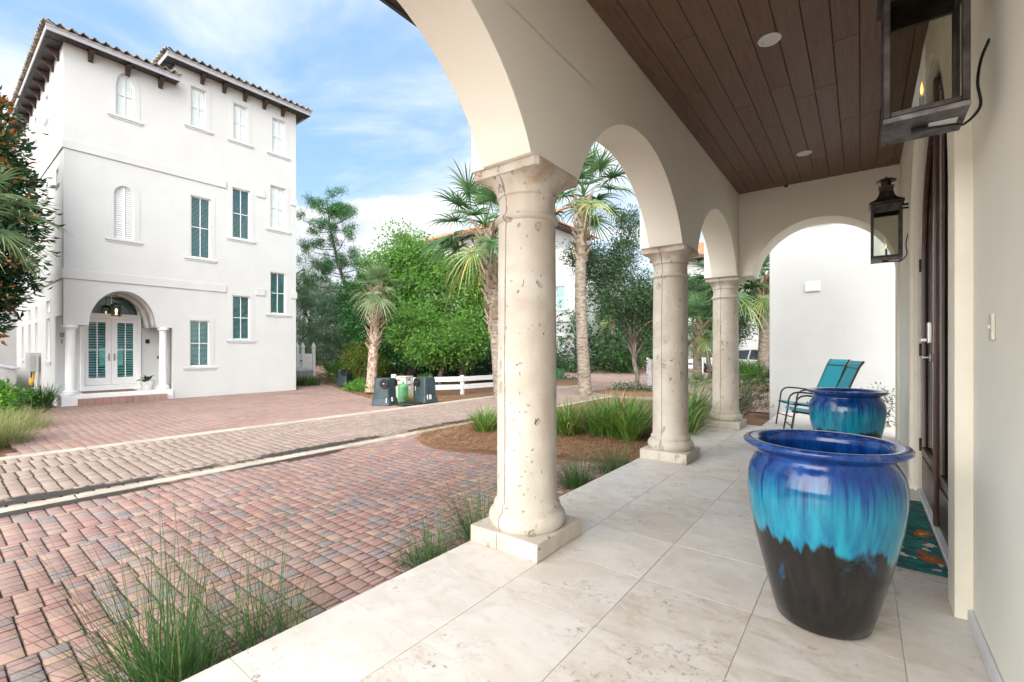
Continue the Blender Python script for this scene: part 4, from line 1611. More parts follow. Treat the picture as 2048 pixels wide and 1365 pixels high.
# entry porch
ED = -17.95
mb = MB()
mb.box(wb(ED - 0.2, HY0 + 0.02, 0.141), wb(ED, 2.84, 2.9))
mb.box(wb(ED - 0.2, 4.235, 0.141), wb(ED, 4.96, 3.3))
mb.box(wb(ED, 4.76, 0.141), wb(HX - 0.223, 4.96, 3.3))
mb.box(wb(ED - 0.2, 2.84, 2.95), wb(ED, 4.235, 3.3))
mb.box(wb(-18.0, HY0 + 0.223, 3.1), wb(HX - 0.223, 4.96, 3.28))
mb.build('entry_wall', M['white'], WH)
MB().box(wb(ED - 0.2, HY0 - 0.04, GZ - .05), wb(HX + 0.05, 4.745, 0.14)).build('stoop', M['trimwhite'], WH, bevel=0.008)
# brick step
mb = MB()
y = 2.60
while y < 4.52:
    mb.t = random.random() * 0.7
    mb.box(wb(HX + 0.054, y, GZ - .02), wb(HX + 0.30, y + 0.155, 0.03))
    y += 0.161
mb.build('brick_step', M['redpaver'], WH, bevel=0.006)
# arched reveal lining
li = seg_arch(3.582, 0.7495, 2.03, 0.9995)
FHe = FH
for w0, w1, r0 in ((-0.75, -0.223, 0.0), (-1.19, -0.75, 0.05)):
    oo = seg_arch(3.582, 0.86 - r0, 2.03, 1.09 - r0)
    ii = seg_arch(3.582, 0.75 - r0, 2.03, 1.0 - r0)
    plate('entry_vault', [[(3.582 + 0.75 - r0, 2.025), (3.582 + 0.86 - r0, 2.025)] + oo[1:-1] + [(3.582 - 0.86 + r0, 2.025), (3.582 - 0.75 + r0, 2.025)] + ii[::-1][1:-1]], w0, w1, FHe, M['white'], WH)
# entry columns
for y, r in ((2.485, 0.112), (4.525, 0.104)):
    prof = [(r + .07, 0.142), (r + .07, 0.185), (r + .055, 0.19), (r + .06, 0.22), (r + .045, 0.25), (r + .012, 0.265), (r, 0.30), (r, 0.9), (r - 0.014, 1.86), (r + .008, 1.88), (r - .012, 1.905), (r + .02, 1.94), (r + .045, 1.955), (r + .045, 2.018)]
    MB().lathe(prof, 36, wb(HX - 0.115, y, 0)).build('entry_column', M['trimwhite'], WH, smooth=35)
# double entry door
XDd = ED + 0.02
FD = WH_inv @ frame_matrix((XDd, 0, 0), (0, 1, 0), (0, 0, 1))
plate('entry_frame', [rect(2.84, 0.142, 4.235, 2.36), rect(2.92, 0.30, 4.155, 2.28)], -0.06, 0.05, FD, M['trimwhite'], WH, bevel=0.006)
for u0, u1, hs in ((2.923, 3.536, 1), (3.540, 4.152, -1)):
    g0, g1 = u0 + 0.115, u1 - 0.115
    if hs == 1:
        g0, g1 = u0 + 0.10, u1 - 0.135
    else:
        g0, g1 = u0 + 0.135, u1 - 0.10
    d = plate('entry_door', [rect(u0, 0.305, u1, 2.276), rect(g0, 0.52, g1, 2.17)], -0.045, 0.0, FD, M['trimwhite'], WH, bevel=0.005)
    plate('pane', [rect(g0, 0.52, g1, 2.17)], -0.030, -0.025, FD, M['tealglass'], d)
    mb = MB()
    ptd = lambda u, v, w: tuple(FD @ Vector((u, v, w)))
    cu = (g0 + g1) / 2
    mb.prism(rect(cu - 0.012, 0.52, cu + 0.012, 2.17), lambda u, v, w: ptd(u, v, -0.024 + w), 0.02)
    mb.prism(rect(g0, 1.335, g1, 1.358), lambda u, v, w: ptd(u, v, -0.024 + w), 0.019)
    mb.build('muntin', M['trimwhite'], d)
    mb = MB()
    v = 0.54
    while v < 2.15:
        mb.prism([(v, -0.06), (v + 0.006, -0.058), (v + 0.045, -0.11), (v + 0.039, -0.112)], lambda vv, ww, t: ptd(g0 + (g1 - g0) * t, vv, ww), 1.0)
        v += 0.075
    mb.build('shutter_slats', M['blind'], d)
    uh = u1 - 0.06 if hs == 1 else u0 + 0.06
    mb = MB()
    mb.prism(rect(uh - 0.02, 1.02, uh + 0.02, 1.24), lambda u, v, w: ptd(u, v, 0.001 + w), 0.02)
    mb.tube([ptd(uh, 1.12, 0.02), ptd(uh, 1.12, 0.05), ptd(uh + hs * -0.10, 1.12, 0.05)], 0.008, 6)
    mb.build('handle', M['nickel'], d)
    us = g1 - 0.14 if hs == 1 else g0 + 0.0
    plate('pale_panel', [rect(us, 0.88, us + 0.14, 1.42)], -0.056, -0.045, FD, simple('mint_panel', (0.55, 0.75, 0.68), 0.5), d)
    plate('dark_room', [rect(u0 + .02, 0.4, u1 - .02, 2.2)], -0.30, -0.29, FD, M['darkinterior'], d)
# fanlight
fl0 = seg_arch(3.5375, 0.70, 2.36, 0.72)
fl1 = seg_arch(3.5375, 0.63, 2.43, 0.585)
fan = plate('fanlight', [[(4.2375, 2.362), *fl0[1:-1], (2.8375, 2.362)], fl1], -0.06, 0.03, FD, M['trimwhite'], WH)
plate('pane', [fl1], -0.03, -0.025, FD, M['tealglass'], fan)
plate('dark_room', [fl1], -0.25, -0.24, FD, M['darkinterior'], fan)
mb = MB()
mb.prism(rect(3.5275, 2.43, 3.5475, 3.01), lambda u, v, w: ptd(u, v, -0.024 + w), 0.02)
mb.build('muntin', M['trimwhite'], fan)
# number 81 on the wall beside the column
num = MB()
FN = WH_inv @ frame_matrix((ED + 0.002, 2.462, 1.68), (0, 1, 0), (0, 0, 1))
text_mesh('house_number', '8', 0.19, FN @ Matrix.Translation((-0.0, 0.085, 0.002)), M['soffit'], WH)
text_mesh('house_number', '1', 0.19, FN @ Matrix.Translation((0.0, -0.095, 0.002)), M['soffit'], WH)
# keypad and bell beside the door
MB().box(wb(ED + 0.0005, 4.36, 1.55), wb(ED + 0.03, 4.46, 1.68)).build('keypad', M['blackmetal'], WH, bevel=0.004)
MB().box(wb(ED + 0.0005, 4.66, 1.06), wb(ED + 0.03, 4.70, 1.15)).build('entry_bell', M['blackmetal'], WH, bevel=0.004)


# tiled roofs and eaves
def s_tile(name, origin, along, up, n_w, length, rows, rise_dir, parent, mat, pitch=0.21, amp=0.038, hip_lo=False, hip_hi=False):
    """S tiles: a wavy sheet stepping up in courses"""
    o, a, u = Vector(origin), Vector(along).normalized(), Vector(up).normalized()
    nrm = a.cross(u)
    if nrm.z < 0:
        nrm = -nrm
    nu = n_w * 8
    V, Q = [], []
    lv = []
    for r in range(rows):
        lv += [(r / rows, 0.028), ((r + 0.97) / rows, 0.0)]
    for (s, h) in lv:
        for i in range(nu + 1):
            x = i * pitch / 8
            ph = 2 * PI * i / 8
            z = amp * math.sin(ph) + 0.012 * math.sin(2 * ph)
            run = s * length * math.hypot(u.x, u.y)
            if hip_lo:
                x = max(x, run)
            if hip_hi:
                x = min(x, n_w * pitch - run)
            p = o + a * x + u * (s * length) + nrm * (z + h)
            V.append(tuple(p))
    W_ = nu + 1
    for j in range(len(lv) - 1):
        for i in range(nu):
            Q.append((j * W_ + i, j * W_ + i + 1, (j + 1) * W_ + i + 1, (j + 1) * W_ + i))
    ob = np_mesh(name, V, Q, np.zeros(len(Q)), mat, parent, smooth=True)
    sd = ob.modifiers.new('solid', 'SOLIDIFY')
    sd.thickness = 0.022
    sd.offset = -1
    return ob


def eaves(zs, y0, y1, oleft, oright, xf, depth):
    """soffit and fascia round a block: front edge at xf"""
    ya, yb = y0 - oleft, y1 + oright
    sf = MB()
    # slatted soffit on the front
    y = ya
    while y < yb - 0.01:
        sf.box(wb(HX - 0.1, y + 0.004, zs), wb(xf, min(y + 0.10, yb) - 0.004, zs + 0.012))
        y += 0.10
    if oleft > 0:
        x = -26.4
        while x < HX - 0.11:
            sf.box(wb(x + 0.004, ya, zs), wb(x + 0.096, y0 + 0.1, zs + 0.012))
            x += 0.10
    sf.box(wb(-26.4, ya + 0.01, zs + 0.013), wb(xf - 0.01, yb - 0.01, zs + 0.03))
    sf.build('soffit', M['soffit'], WH)
    fa = MB()
    fa.box(wb(xf, ya - 0.02, zs - 0.02), wb(xf + 0.022, yb + 0.02, zs + 0.12))
    fa.box(wb(xf + 0.0221, ya - 0.03, zs + 0.085), wb(xf + 0.034, yb + 0.03, zs + 0.135))
    fa.box(wb(-26.4, ya - 0.022, zs - 0.02), wb(xf - 0.001, ya - 0.001, zs + 0.12))
    fa.box(wb(-26.4, yb + 0.001, zs - 0.02), wb(xf - 0.001, yb + 0.022, zs + 0.12))
    fa.build('fascia', M['fascia'], WH)
    sl = math.radians(11)
    n = int((yb - ya + 0.1) / 0.21)
    s_tile('roof', wb(xf + 0.10, ya - 0.04, zs + 0.155), (0, 1, 0), (-math.cos(sl), 0, math.sin(sl)), n, 1.6, 4, 1, WH, M['darktile'], pitch=(yb - ya + 0.08) / n, hip_lo=True, hip_hi=True)
    if oleft > 0:
        n = int(9.6 / 0.21)
        s_tile('roof', wb(-26.3, ya - 0.10, zs + 0.155), (1, 0, 0), (0, math.cos(sl), math.sin(sl)), n, 1.6, 4, 1, WH, M['darktile'], pitch=(xf + 0.10 + 26.3) / n, hip_hi=True)


def corbel_mb(mb, F, u, v, depth=0.26, h=0.28, w=0.105):
    prof = [(0.0, 0.0), (depth, 0.0), (depth, -0.07), (depth - 0.04, -0.10), (depth - 0.07, -0.13), (depth - 0.12, -0.145), (depth - 0.15, -0.18), (0.07, -0.21), (0.055, -h + 0.03), (0.04, -h), (0.0, -h)]
    mb.prism([(a, b) for a, b in prof], lambda a, b, t: tuple(F @ Vector((u - w / 2 + t, v + b, a + 0.001))), w)


XF = -16.39
eaves(9.50, HY0, 4.62, 0.35, 0.18, XF, 0)
eaves(10.13, 4.70, HY1, 0.18, 0.36, XF, 0)
for y, z in ((2.858, 9.498), (3.652, 9.498), (4.423, 9.498), (5.521, 10.128), (6.148, 10.128), (6.784, 10.128), (7.42, 10.128), (8.064, 10.128)):
    mb = MB(); corbel_mb(mb, FH, y, z); mb.build('corbel', M['corbel'], WH, bevel=0.006)
for x in (-17.35, -18.15, -18.95, -19.75, -20.55, -21.35, -22.15, -22.95, -23.75, -24.55, -25.35):
    mb = MB(); corbel_mb(mb, FL, x, 9.498, 0.24); mb.build('corbel', M['corbel'], WH, bevel=0.006)

# ridge planes closing the roofs
mb = MB()
mb.add([wb(XF - 1.45, HY0 + 1.15, 9.90), wb(XF - 1.45, 4.8, 9.90), wb(-26.3, 4.8, 9.90), wb(-26.3, HY0 + 1.15, 9.90)], [(0, 1, 2, 3)])
mb.add([wb(XF - 1.45, 6.0, 10.53), wb(XF - 1.45, HY1 - 1.1, 10.53), wb(-26.3, HY1 - 1.1, 10.53), wb(-26.3, 6.0, 10.53)], [(0, 1, 2, 3)])
mb.build('roof_deck', M['darktile'], WH)

# water heater on the side wall
ht = empty('water_heater', (-20.7, HY0 - 0.13, 0.66), 0, 'grey tankless heater box on the side wall above yellow pipe', 'water heater')
MB().box((-0.55, -0.12, 0.0), (0.25, 0.125, 0.60)).build('case', M['heater'], ht, bevel=0.015)
mb = MB()
for i in range(9):
    mb.box((0.251, -0.09, 0.10 + i * 0.045), (0.262, 0.08, 0.125 + i * 0.045))
for i in range(9):
    mb.box((-0.15, -0.131, 0.10 + i * 0.045), (0.2, -0.121, 0.125 + i * 0.045))
mb.build('louvre', M['fascia'], ht)
MB().tube([(0.1, 0.0, 0.0), (0.12, -0.02, -0.25), (0.05, -0.05, -0.42), (-0.12, -0.06, -0.36), (-0.14, -0.06, -0.22), (-0.02, -0.06, -0.20), (0.05, -0.05, -0.40)], 0.03, 8).build('pipe', M['yellow'], ht, smooth=60)
MB().tube([(-0.25, 0.0, 0.0), (-0.25, 0.0, -0.5)], 0.04, 8).build('conduit', M['blackmetal'], ht, smooth=60)
MB().tube([(0.32, 0.06, 0.5), (0.32, 0.06, -0.8)], 0.03, 8).build('downpipe', M['heater'], ht, smooth=60)

# lantern hanging in the entry
hl = empty('hanging_lantern', (-17.35, 3.53, 2.36), 0, 'lit black lantern hanging in the white house entry arch', 'lantern')
mb = MB()
for sx in (-1, 1):
    for sy in (-1, 1):
        mb.box((sx * .09 - .008, sy * .09 - .008, 0), (sx * .09 + .008, sy * .09 + .008, 0.30))
mb.box((-.1, -.1, -0.02), (.1, .1, -0.0005))
mb.box((-.11, -.11, 0.3005), (.11, .11, 0.325))
mb.box((-.07, -.07, 0.3255), (.07, .07, 0.37))
mb.build('frame', M['blackmetal'], hl)
MB().tube([(0, 0, 0.36), (0, 0, 0.735)], 0.008, 6).build('chain', M['blackmetal'], hl)
mb = MB()
for s in (-1, 1):
    mb.box((-.082, s * .09 - .001, 0.0), (.082, s * .09 + .001, .3))
    mb.box((s * .09 - .001, -.082, 0.0), (s * .09 + .001, .082, .3))
mb.build('glass', M['glass'], hl)


def mat_bulb():
    m, t, p, out = new_mat('warm_bulb')
    p.inputs['Emission Color'].default_value = (1.0, 0.55, 0.22, 1)
    p.inputs['Emission Strength'].default_value = 6.0
    return m


MB().lathe([(0.0, 0.02), (0.012, 0.02), (0.012, 0.1), (0.022, 0.13), (0.024, 0.17), (0.0, 0.20)], 12).build('bulb', mat_bulb(), hl, smooth=60)

# entry mat and potted plant
tag(MB().box((-17.62, 2.78, 0.141), (-17.02, 3.95, 0.165)).build('entry_mat', M['coir'], bevel=0.006), 'brown coir mat before the white double doors', 'doormat')
# ==================================================================== FOLIAGE TOOLS
def leaf_quads(P, D, S, ln, wd, tone, curl=0.15):
    """one diamond leaf per row: P base, D direction, S side, ln length, wd width"""
    n = len(P)
    V = np.zeros((n, 4, 3))
    Nn = np.cross(D, S)
    V[:, 0] = P
    V[:, 1] = P + D * (ln * 0.5)[:, None] + S * (wd * 0.5)[:, None] + Nn * (ln * curl)[:, None]
    V[:, 2] = P + D * ln[:, None]
    V[:, 3] = P + D * (ln * 0.5)[:, None] - S * (wd * 0.5)[:, None] + Nn * (ln * curl)[:, None]
    return V.reshape(-1, 3), np.arange(n * 4).reshape(-1, 4), tone


def unit(a):
    return a / np.maximum(np.linalg.norm(a, axis=1, keepdims=True), 1e-6)


def crown(blobs, clumps, per, rc, leaf, ratio=0.5, rng=None, hollow=0.55, droop=0.15, flat=0.7, tip=0.0, tspread=0.22):
    """blobs: (x,y,z,rx,ry,rz). Leaves sit in clumps near the outside of the blobs."""
    rng = rng or RNG
    B = np.array(blobs, float)
    wgt = (B[:, 3] * B[:, 4] * B[:, 5]) ** (2 / 3)
    idx = rng.choice(len(B), clumps, p=wgt / wgt.sum())
    dirs = unit(rng.normal(size=(clumps, 3)))
    rad = hollow + (1 - hollow) * rng.random(clumps) ** 0.6
    rad *= rng.uniform(0.78, 1.24, clumps)
    C = B[idx, :3] + dirs * rad[:, None] * B[idx, 3:6]
    ct = np.clip(rng.normal(0.42, tspread, clumps), 0, 1)
    n = clumps * per
    cid = np.repeat(np.arange(clumps), per)
    off = rng.normal(size=(n, 3)) * rc * np.array([1, 1, flat])
    sz = rng.uniform(0.5, 1.3, clumps)
    P = C[cid] + off * sz[cid][:, None]
    D = unit(off * 0.8 + dirs[cid] * rc * 0.9 + rng.normal(size=(n, 3)) * rc * 0.7 + np.array([0, 0, -droop * rc]))
    S = unit(np.cross(D, unit(rng.normal(size=(n, 3)) * 0.5 + np.array([0, 0, 1.0]))))
    ln = leaf * rng.uniform(0.6, 1.25, n)
    tone = np.clip(ct[cid] + rng.normal(0, 0.09, n) + tip * (np.linalg.norm(off, axis=1) / rc - 1.2), 0, 1)
    return P, D, S, ln, ln * ratio, tone, C


def crown_mesh(name, mat, parent, *sets):
    Vs, Qs, Ts = [], [], []
    b = 0
    for P, D, S, ln, wd, tone, C in sets:
        V, Q, T = leaf_quads(P, D, S, ln, wd, tone)
        Vs.append(V); Qs.append(Q + b); Ts.append(T)
        b += len(V)
    return np_mesh(name, np.concatenate(Vs), np.concatenate(Qs), np.concatenate(Ts), mat, parent)


def limbs(mb, base, top, r0, targets, rng, rt=0.02):
    """trunk from base to top then a bent limb to each target"""
    base, top = Vector(base), Vector(top)
    n = 6
    pts = [base + (top - base) * (i / n) + Vector((rng.normal(0, r0 * .5), rng.normal(0, r0 * .5), 0)) * (1 if 0 < i < n else 0) for i in range(n + 1)]
    mb.tube(pts, [r0 * (1.25 if i == 0 else 1 - 0.45 * i / n) for i in range(n + 1)], 9)
    for tg in targets:
        tg = Vector(tg)
        k = rng.integers(4, n + 1)
        s = pts[k]
        mid = s + (tg - s) * 0.5 + Vector((rng.normal(0, .12), rng.normal(0, .12), rng.uniform(0, .25))) * (tg - s).length * 0.5
        q1 = s + (mid - s) * 0.5 + Vector((0, 0, 0.04))
        rr = r0 * 0.5
        mb.tube([s, q1, mid, mid + (tg - mid) * 0.6 + Vector((0, 0, .05)), tg], [rr, rr * .8, rr * .55, rr * .35, rt * .5], 6)


def tree(name, label, base, top, r0, blobs, clumps, per, rc, leaf, ratio, mat, cat='tree', bark='bark', group=None, nl=14, **kw):
    rng = np.random.default_rng(abs(hash(label)) % 1000 if False else sum(ord(c) for c in label))
    b = Vector(base)
    r = empty(name, base, 0, label, cat, group)
    rel = lambda p: (p[0] - b.x, p[1] - b.y, p[2] - b.z)
    bl = [(*rel(q[:3]), *((q[3],) * 3 if len(q) == 4 else q[3:6])) for q in blobs]
    if mat == 'leaf_bright':
        for k in range(14):
            q = bl[rng.integers(len(blobs))]
            d = unit(rng.normal(size=(1, 3)) + np.array([[0, 0, .25]]))[0]
            e = rng.uniform(.28, .5)
            bl.append((q[0] + d[0] * q[3] * 1.1, q[1] + d[1] * q[4] * 1.1, max(.5, q[2] + d[2] * q[5] * 1.1), e * 1.2, e * 1.2, e * .8))
    st = crown(bl, clumps, per, rc, leaf, ratio, rng, **kw)
    crown_mesh('crown', M[mat], r, st)
    mb = MB()
    pick = st[6][rng.choice(len(st[6]), min(nl, len(st[6])), replace=False)]
    limbs(mb, (0, 0, 0), rel(top), r0, [tuple(p) for p in pick], rng)
    mb.build('trunk', M[bark], r, smooth=60)
    return r


# ---- palms
def fan_frond(V, Q, T, o, d, up, petiole, size, nleaf, rng, droop, spread=PI * 0.78, tone0=0.45):
    """one costapalmate frond: petiole, then narrow drooping leaflets fanning out"""
    o, d, up = Vector(o), Vector(d).normalized(), Vector(up)
    s = d.cross(up).normalized()
    u = s.cross(d).normalized()
    sag = Vector((0, 0, -1))

    def strip(pts, ws, side, tn):
        b = len(V)
        for p, w in zip(pts, ws):
            V.append(tuple(p - side * w)); V.append(tuple(p + side * w))
        for i in range(len(pts) - 1):
            Q.append((b + 2 * i, b + 2 * i + 1, b + 2 * i + 3, b + 2 * i + 2)); T.append(tn)
    pp = [o + d * (petiole * t) + sag * (droop * petiole * 0.35 * t * t) for t in (0, 0.35, 0.7, 1.0)]
    pw = 0.012 + 0.010 * size
    strip(pp, [pw * 1.5, pw, pw * .8, pw * .7], s, min(1, tone0 + 0.3))
    strip(pp, [pw * .8, pw * .6, pw * .5, pw * .4], u, min(1, tone0 + 0.3))
    hub = pp[-1]
    dd = (pp[-1] - pp[-2]).normalized()
    uu = s.cross(dd).normalized()
    for i in range(nleaf):
        f = -1 + 2 * (i + 0.5) / nleaf
        a = f * spread
        ln = size * (1.0 - 0.42 * abs(f) ** 1.8) * rng.uniform(0.88, 1.08)
        e = dd * math.cos(a) + s * math.sin(a)
        e = (e + uu * (0.30 * abs(math.sin(a)) + 0.10)).normalized()
        start = hub + dd * (size * 0.10 * (1 - abs(f)))
        dr = droop * rng.uniform(0.7, 1.3)
        pts = []
        for t in (0, 0.33, 0.62, 0.85, 1.0):
            pts.append(start + e * (ln * t) + sag * (dr * ln * (0.10 * t + 0.55 * t ** 3)))
        side = e.cross(uu)
        if side.length < 1e-3:
            side = s
        side.normalize()
        side = (side * 0.85 + uu * 0.5 * (1 if i % 2 else -1)).normalized()
        w = size * 0.023
        strip(pts, [w * 1.0, w * 1.0, w * .75, w * .35, w * .05], side, float(np.clip(tone0 + rng.normal(0, .14), 0, 1)))


def palm(label, base, top, r, boots, nf, size, mat='leaf_palm', bark='palmbark', group='cabbage palms', pet=0.9, name='palm_tree', seed=1, nleaf=30, dead=3, el0=-0.75):
    rng = np.random.default_rng(seed)
    b, t = Vector(base), Vector(top)
    root = empty(name, base, 0, label, 'palm', group)
    ax = t - b
    H = ax.length
    mb = MB()
    n = max(14, int(H / 0.09))
    pts, rad = [], []
    for i in range(n + 1):
        f = i / n
        pts.append(ax * f + Vector((0.04 * math.sin(f * 5 + seed), 0.04 * math.sin(f * 4 + seed * 2), 0)) * (H / 4))
        rad.append(r * (1.12 - 0.2 * f + (0.25 * math.exp(-f * 14))) * (1 + 0.035 * (i % 2)) * (1 + rng.normal(0, .01)))
    mb.tube(pts, rad, 16)
    mb.build('trunk', M[bark], root, smooth=75)
    # criss-cross leaf bases
    if boots:
        bm = MB()
        z0 = boots
        cnt = int((1 - z0) * H / 0.027)
        for i in range(cnt):
            f = z0 + (1 - z0) * (i + rng.random() * .5) / cnt
            a = i * 2.39996
            c = pts[min(n, int(f * n))]
            rr = rad[min(n, int(f * n))] * (0.95 + 0.35 * (f - z0) / (1 - z0))
            out = Vector((math.cos(a), math.sin(a), 0))
            tan = Vector((-math.sin(a), math.cos(a), 0))
            k = (f - z0) / (1 - z0)
            ln = r * rng.uniform(1.1, 2.0) * (0.9 + 0.7 * k)
            lean = rng.uniform(0.35, 1.0)
            skew = 0.55 * (1 if i % 2 else -1) * rng.uniform(.5, 1.1)
            d = (Vector((0, 0, 1)) + out * lean + tan * skew).normalized()
            p0 = c + out * rr
            w = r * 0.36
            bm.t = float(np.clip(rng.normal(0.68, .26), 0, 1))
            th = out * (r * 0.16)
            sd = (tan - d * tan.dot(d)).normalized()
            A = [p0 - sd * w, p0 + sd * w, p0 + d * ln * .55 + sd * w * .62, p0 + d * ln + sd * w * .45, p0 + d * ln - sd * w * .45, p0 + d * ln * .55 - sd * w * .62]
            vs = [tuple(q) for q in A] + [tuple(q + th * (1.0 if j in (0, 1) else .7)) for j, q in enumerate(A)]
            bm.add(vs, [(6, 7, 8, 11), (8, 9, 10, 11), (0, 5, 2, 1), (2, 5, 4, 3), (0, 1, 7, 6), (1, 2, 8, 7), (2, 3, 9, 8), (3, 4, 10, 9), (4, 5, 11, 10), (5, 0, 6, 11)])
        bm.build('leaf_bases', M['boot'], root)
    V, Q, T = [], [], []
    tp = pts[-1]
    for i in range(nf):
        f = i / nf
        a = i * 2.39996 + rng.normal(0, .15)
        el = 1.25 - (1.25 - el0) * (f ** 0.85) + rng.normal(0, .1)
        d = Vector((math.cos(a) * math.cos(el), math.sin(a) * math.cos(el), math.sin(el)))
        upv = Vector((0, 0, 1)) if abs(el) < 1.2 else Vector((math.cos(a + PI), math.sin(a + PI), 0.2))
        tn = 0.42 + rng.normal(0, .1)
        if i >= nf - dead:
            tn = 0.86
        fan_frond(V, Q, T, tp + Vector((0, 0, 0.25 * (1 - f) * size - 0.05)), d, upv, pet * size * rng.uniform(.85, 1.1), size * rng.uniform(.85, 1.1), nleaf, rng, 0.30 + 0.75 * f, tone0=tn)
    np_mesh('crown', V, Q, T, M[mat], root)
    return root


def palmetto(label, base, nf, size, seed, mat='leaf_palmetto', name='saw_palmetto', cat='palmetto', group='saw palmettos', wide=0.3):
    rng = np.random.default_rng(seed)
    V, Q, T = [], [], []
    for i in range(nf):
        a = i * 2.39996 + rng.normal(0, .2)
        el = rng.uniform(0.35, 1.25)
        d = Vector((math.cos(a) * math.cos(el), math.sin(a) * math.cos(el), math.sin(el)))
        st = (rng.normal(0, wide), rng.normal(0, wide), 0)
        fan_frond(V, Q, T, st, d, (0, 0, 1) if el < 1.15 else (math.cos(a + PI), math.sin(a + PI), .2), size * rng.uniform(.7, 1.3), size * rng.uniform(.7, 1.0), 18, rng, 0.18, spread=PI * 0.62, tone0=0.45 + rng.normal(0, .15))
    o = np_mesh(name, V, Q, T, M[mat])
    o.location = base
    return tag(o, label, cat, group)


# ---- blades
def blades(n, h, spread, w, rng, droop=0.6, r0=0.12, seg=6, stiff=0.0, lean=(0, 0)):
    """n arching blades from a tuft; returns verts, quads, tones"""
    a = rng.uniform(0, 2 * PI, n)
    rr = r0 * np.sqrt(rng.random(n))
    base = np.stack([rr * np.cos(a), rr * np.sin(a), np.zeros(n)], 1)
    az = a + rng.normal(0, 0.5, n)
    ln = h * rng.uniform(0.55, 1.15, n)
    out = spread * rng.random(n) ** 0.8
    dr = droop * rng.uniform(0.3, 1.3, n)
    ww = w * rng.uniform(0.6, 1.2, n)
    t = np.linspace(0, 1, seg + 1)
    dirh = np.stack([np.cos(az) + lean[0], np.sin(az) + lean[1]], 1)
    side = np.stack([-np.sin(az), np.cos(az), np.zeros(n)], 1)
    V = np.zeros((n, seg + 1, 2, 3))
    for k, tt in enumerate(t):
        hor = ln * out * (tt + dr * tt ** 2 * 0.8)
        ver = ln * (tt - dr * 0.55 * tt ** 2.6) * np.sqrt(np.maximum(0.15, 1 - (out * 0.75) ** 2))
        p = base.copy()
        p[:, 0] += dirh[:, 0] * hor
        p[:, 1] += dirh[:, 1] * hor
        p[:, 2] += ver
        wk = ww * (1 - tt ** 2.2) * 0.5 + 0.0003
        V[:, k, 0] = p - side * wk[:, None]
        V[:, k, 1] = p + side * wk[:, None]
    m = (seg + 1) * 2
    b = (np.arange(n) * m)[:, None]
    q = []
    for k in range(seg):
        q.append(np.concatenate([b + 2 * k, b + 2 * k + 1, b + 2 * k + 3, b + 2 * k + 2], 1))
    Q = np.concatenate(q, 0)
    tone = np.clip(rng.normal(0.45, 0.2, n), 0, 0.9)
    dry = rng.random(n) < 0.10
    tone[dry] = rng.uniform(0.9, 1.0, dry.sum())
    T = np.tile(tone, seg)
    return V.reshape(-1, 3), Q, T


def grass(name, label, cat, loc, n, h, spread, w, mat, seed, droop=0.6, r0=0.12, group=None, lean=(0, 0), tufts=1, tr=0.0, under=0):
    rng = np.random.default_rng(seed)
    Vs, Qs, Ts, b = [], [], [], 0
    for k in range(tufts):
        V, Q, T = blades(n // tufts, h * rng.uniform(.85, 1.1), spread, w, rng, droop, r0, lean=lean)
        if k:
            V = V + np.array([rng.normal(0, tr) * (0.25 if mat == 'muhly' else 1), rng.normal(0, tr * (1.6 if mat == 'muhly' else 1)), 0])
        Vs.append(V); Qs.append(Q + b); Ts.append(T); b += len(V)
        if under:
            off = V[0] * np.array([1, 1, 0])
            V, Q, T = blades(under // tufts, h * 0.36, 0.9, w * 0.9, rng, 0.5, r0 * 1.3, lean=lean)
            V = V + off
            Vs.append(V); Qs.append(Q + b); Ts.append(T); b += len(V)
    o = np_mesh(name, np.concatenate(Vs), np.concatenate(Qs), np.concatenate(Ts), M[mat])
    o.location = loc
    return tag(o, label, cat, group)


def shrub(name, label, loc, blobs, clumps, per, rc, leaf, ratio, mat, seed, cat='shrub', group=None, flowers=0, stems=True, fcol='flower', **kw):
    rng = np.random.default_rng(seed)
    r = empty(name, loc, 0, label, cat, group)
    st = crown(blobs, clumps, per, rc, leaf, ratio, rng, **kw)
    crown_mesh('foliage', M[mat], r, st)
    if stems:
        mb = MB()
        for p in st[6][rng.choice(len(st[6]), min(16, clumps), replace=False)]:
            mb.tube([(p[0] * .12, p[1] * .12, 0), (p[0] * .5, p[1] * .5, p[2] * .55), tuple(p)], [0.016, 0.011, 0.004], 5)
        mb.build('stem', M['bark'], r)
    for k in range(flowers):
        c = st[6][rng.integers(len(st[6]))]
        fb = MB()
        for j in range(12):
            p = Vector(tuple(c)) + Vector((rng.normal(0, .03), rng.normal(0, .03), 0.05 + rng.normal(0, .015)))
            fb.lathe([(0.0, 0.0), (0.016, 0.006), (0.018, 0.012), (0.0, 0.018)], 6, tuple(p))
        fb.build('flower', M[fcol], r)
    return r


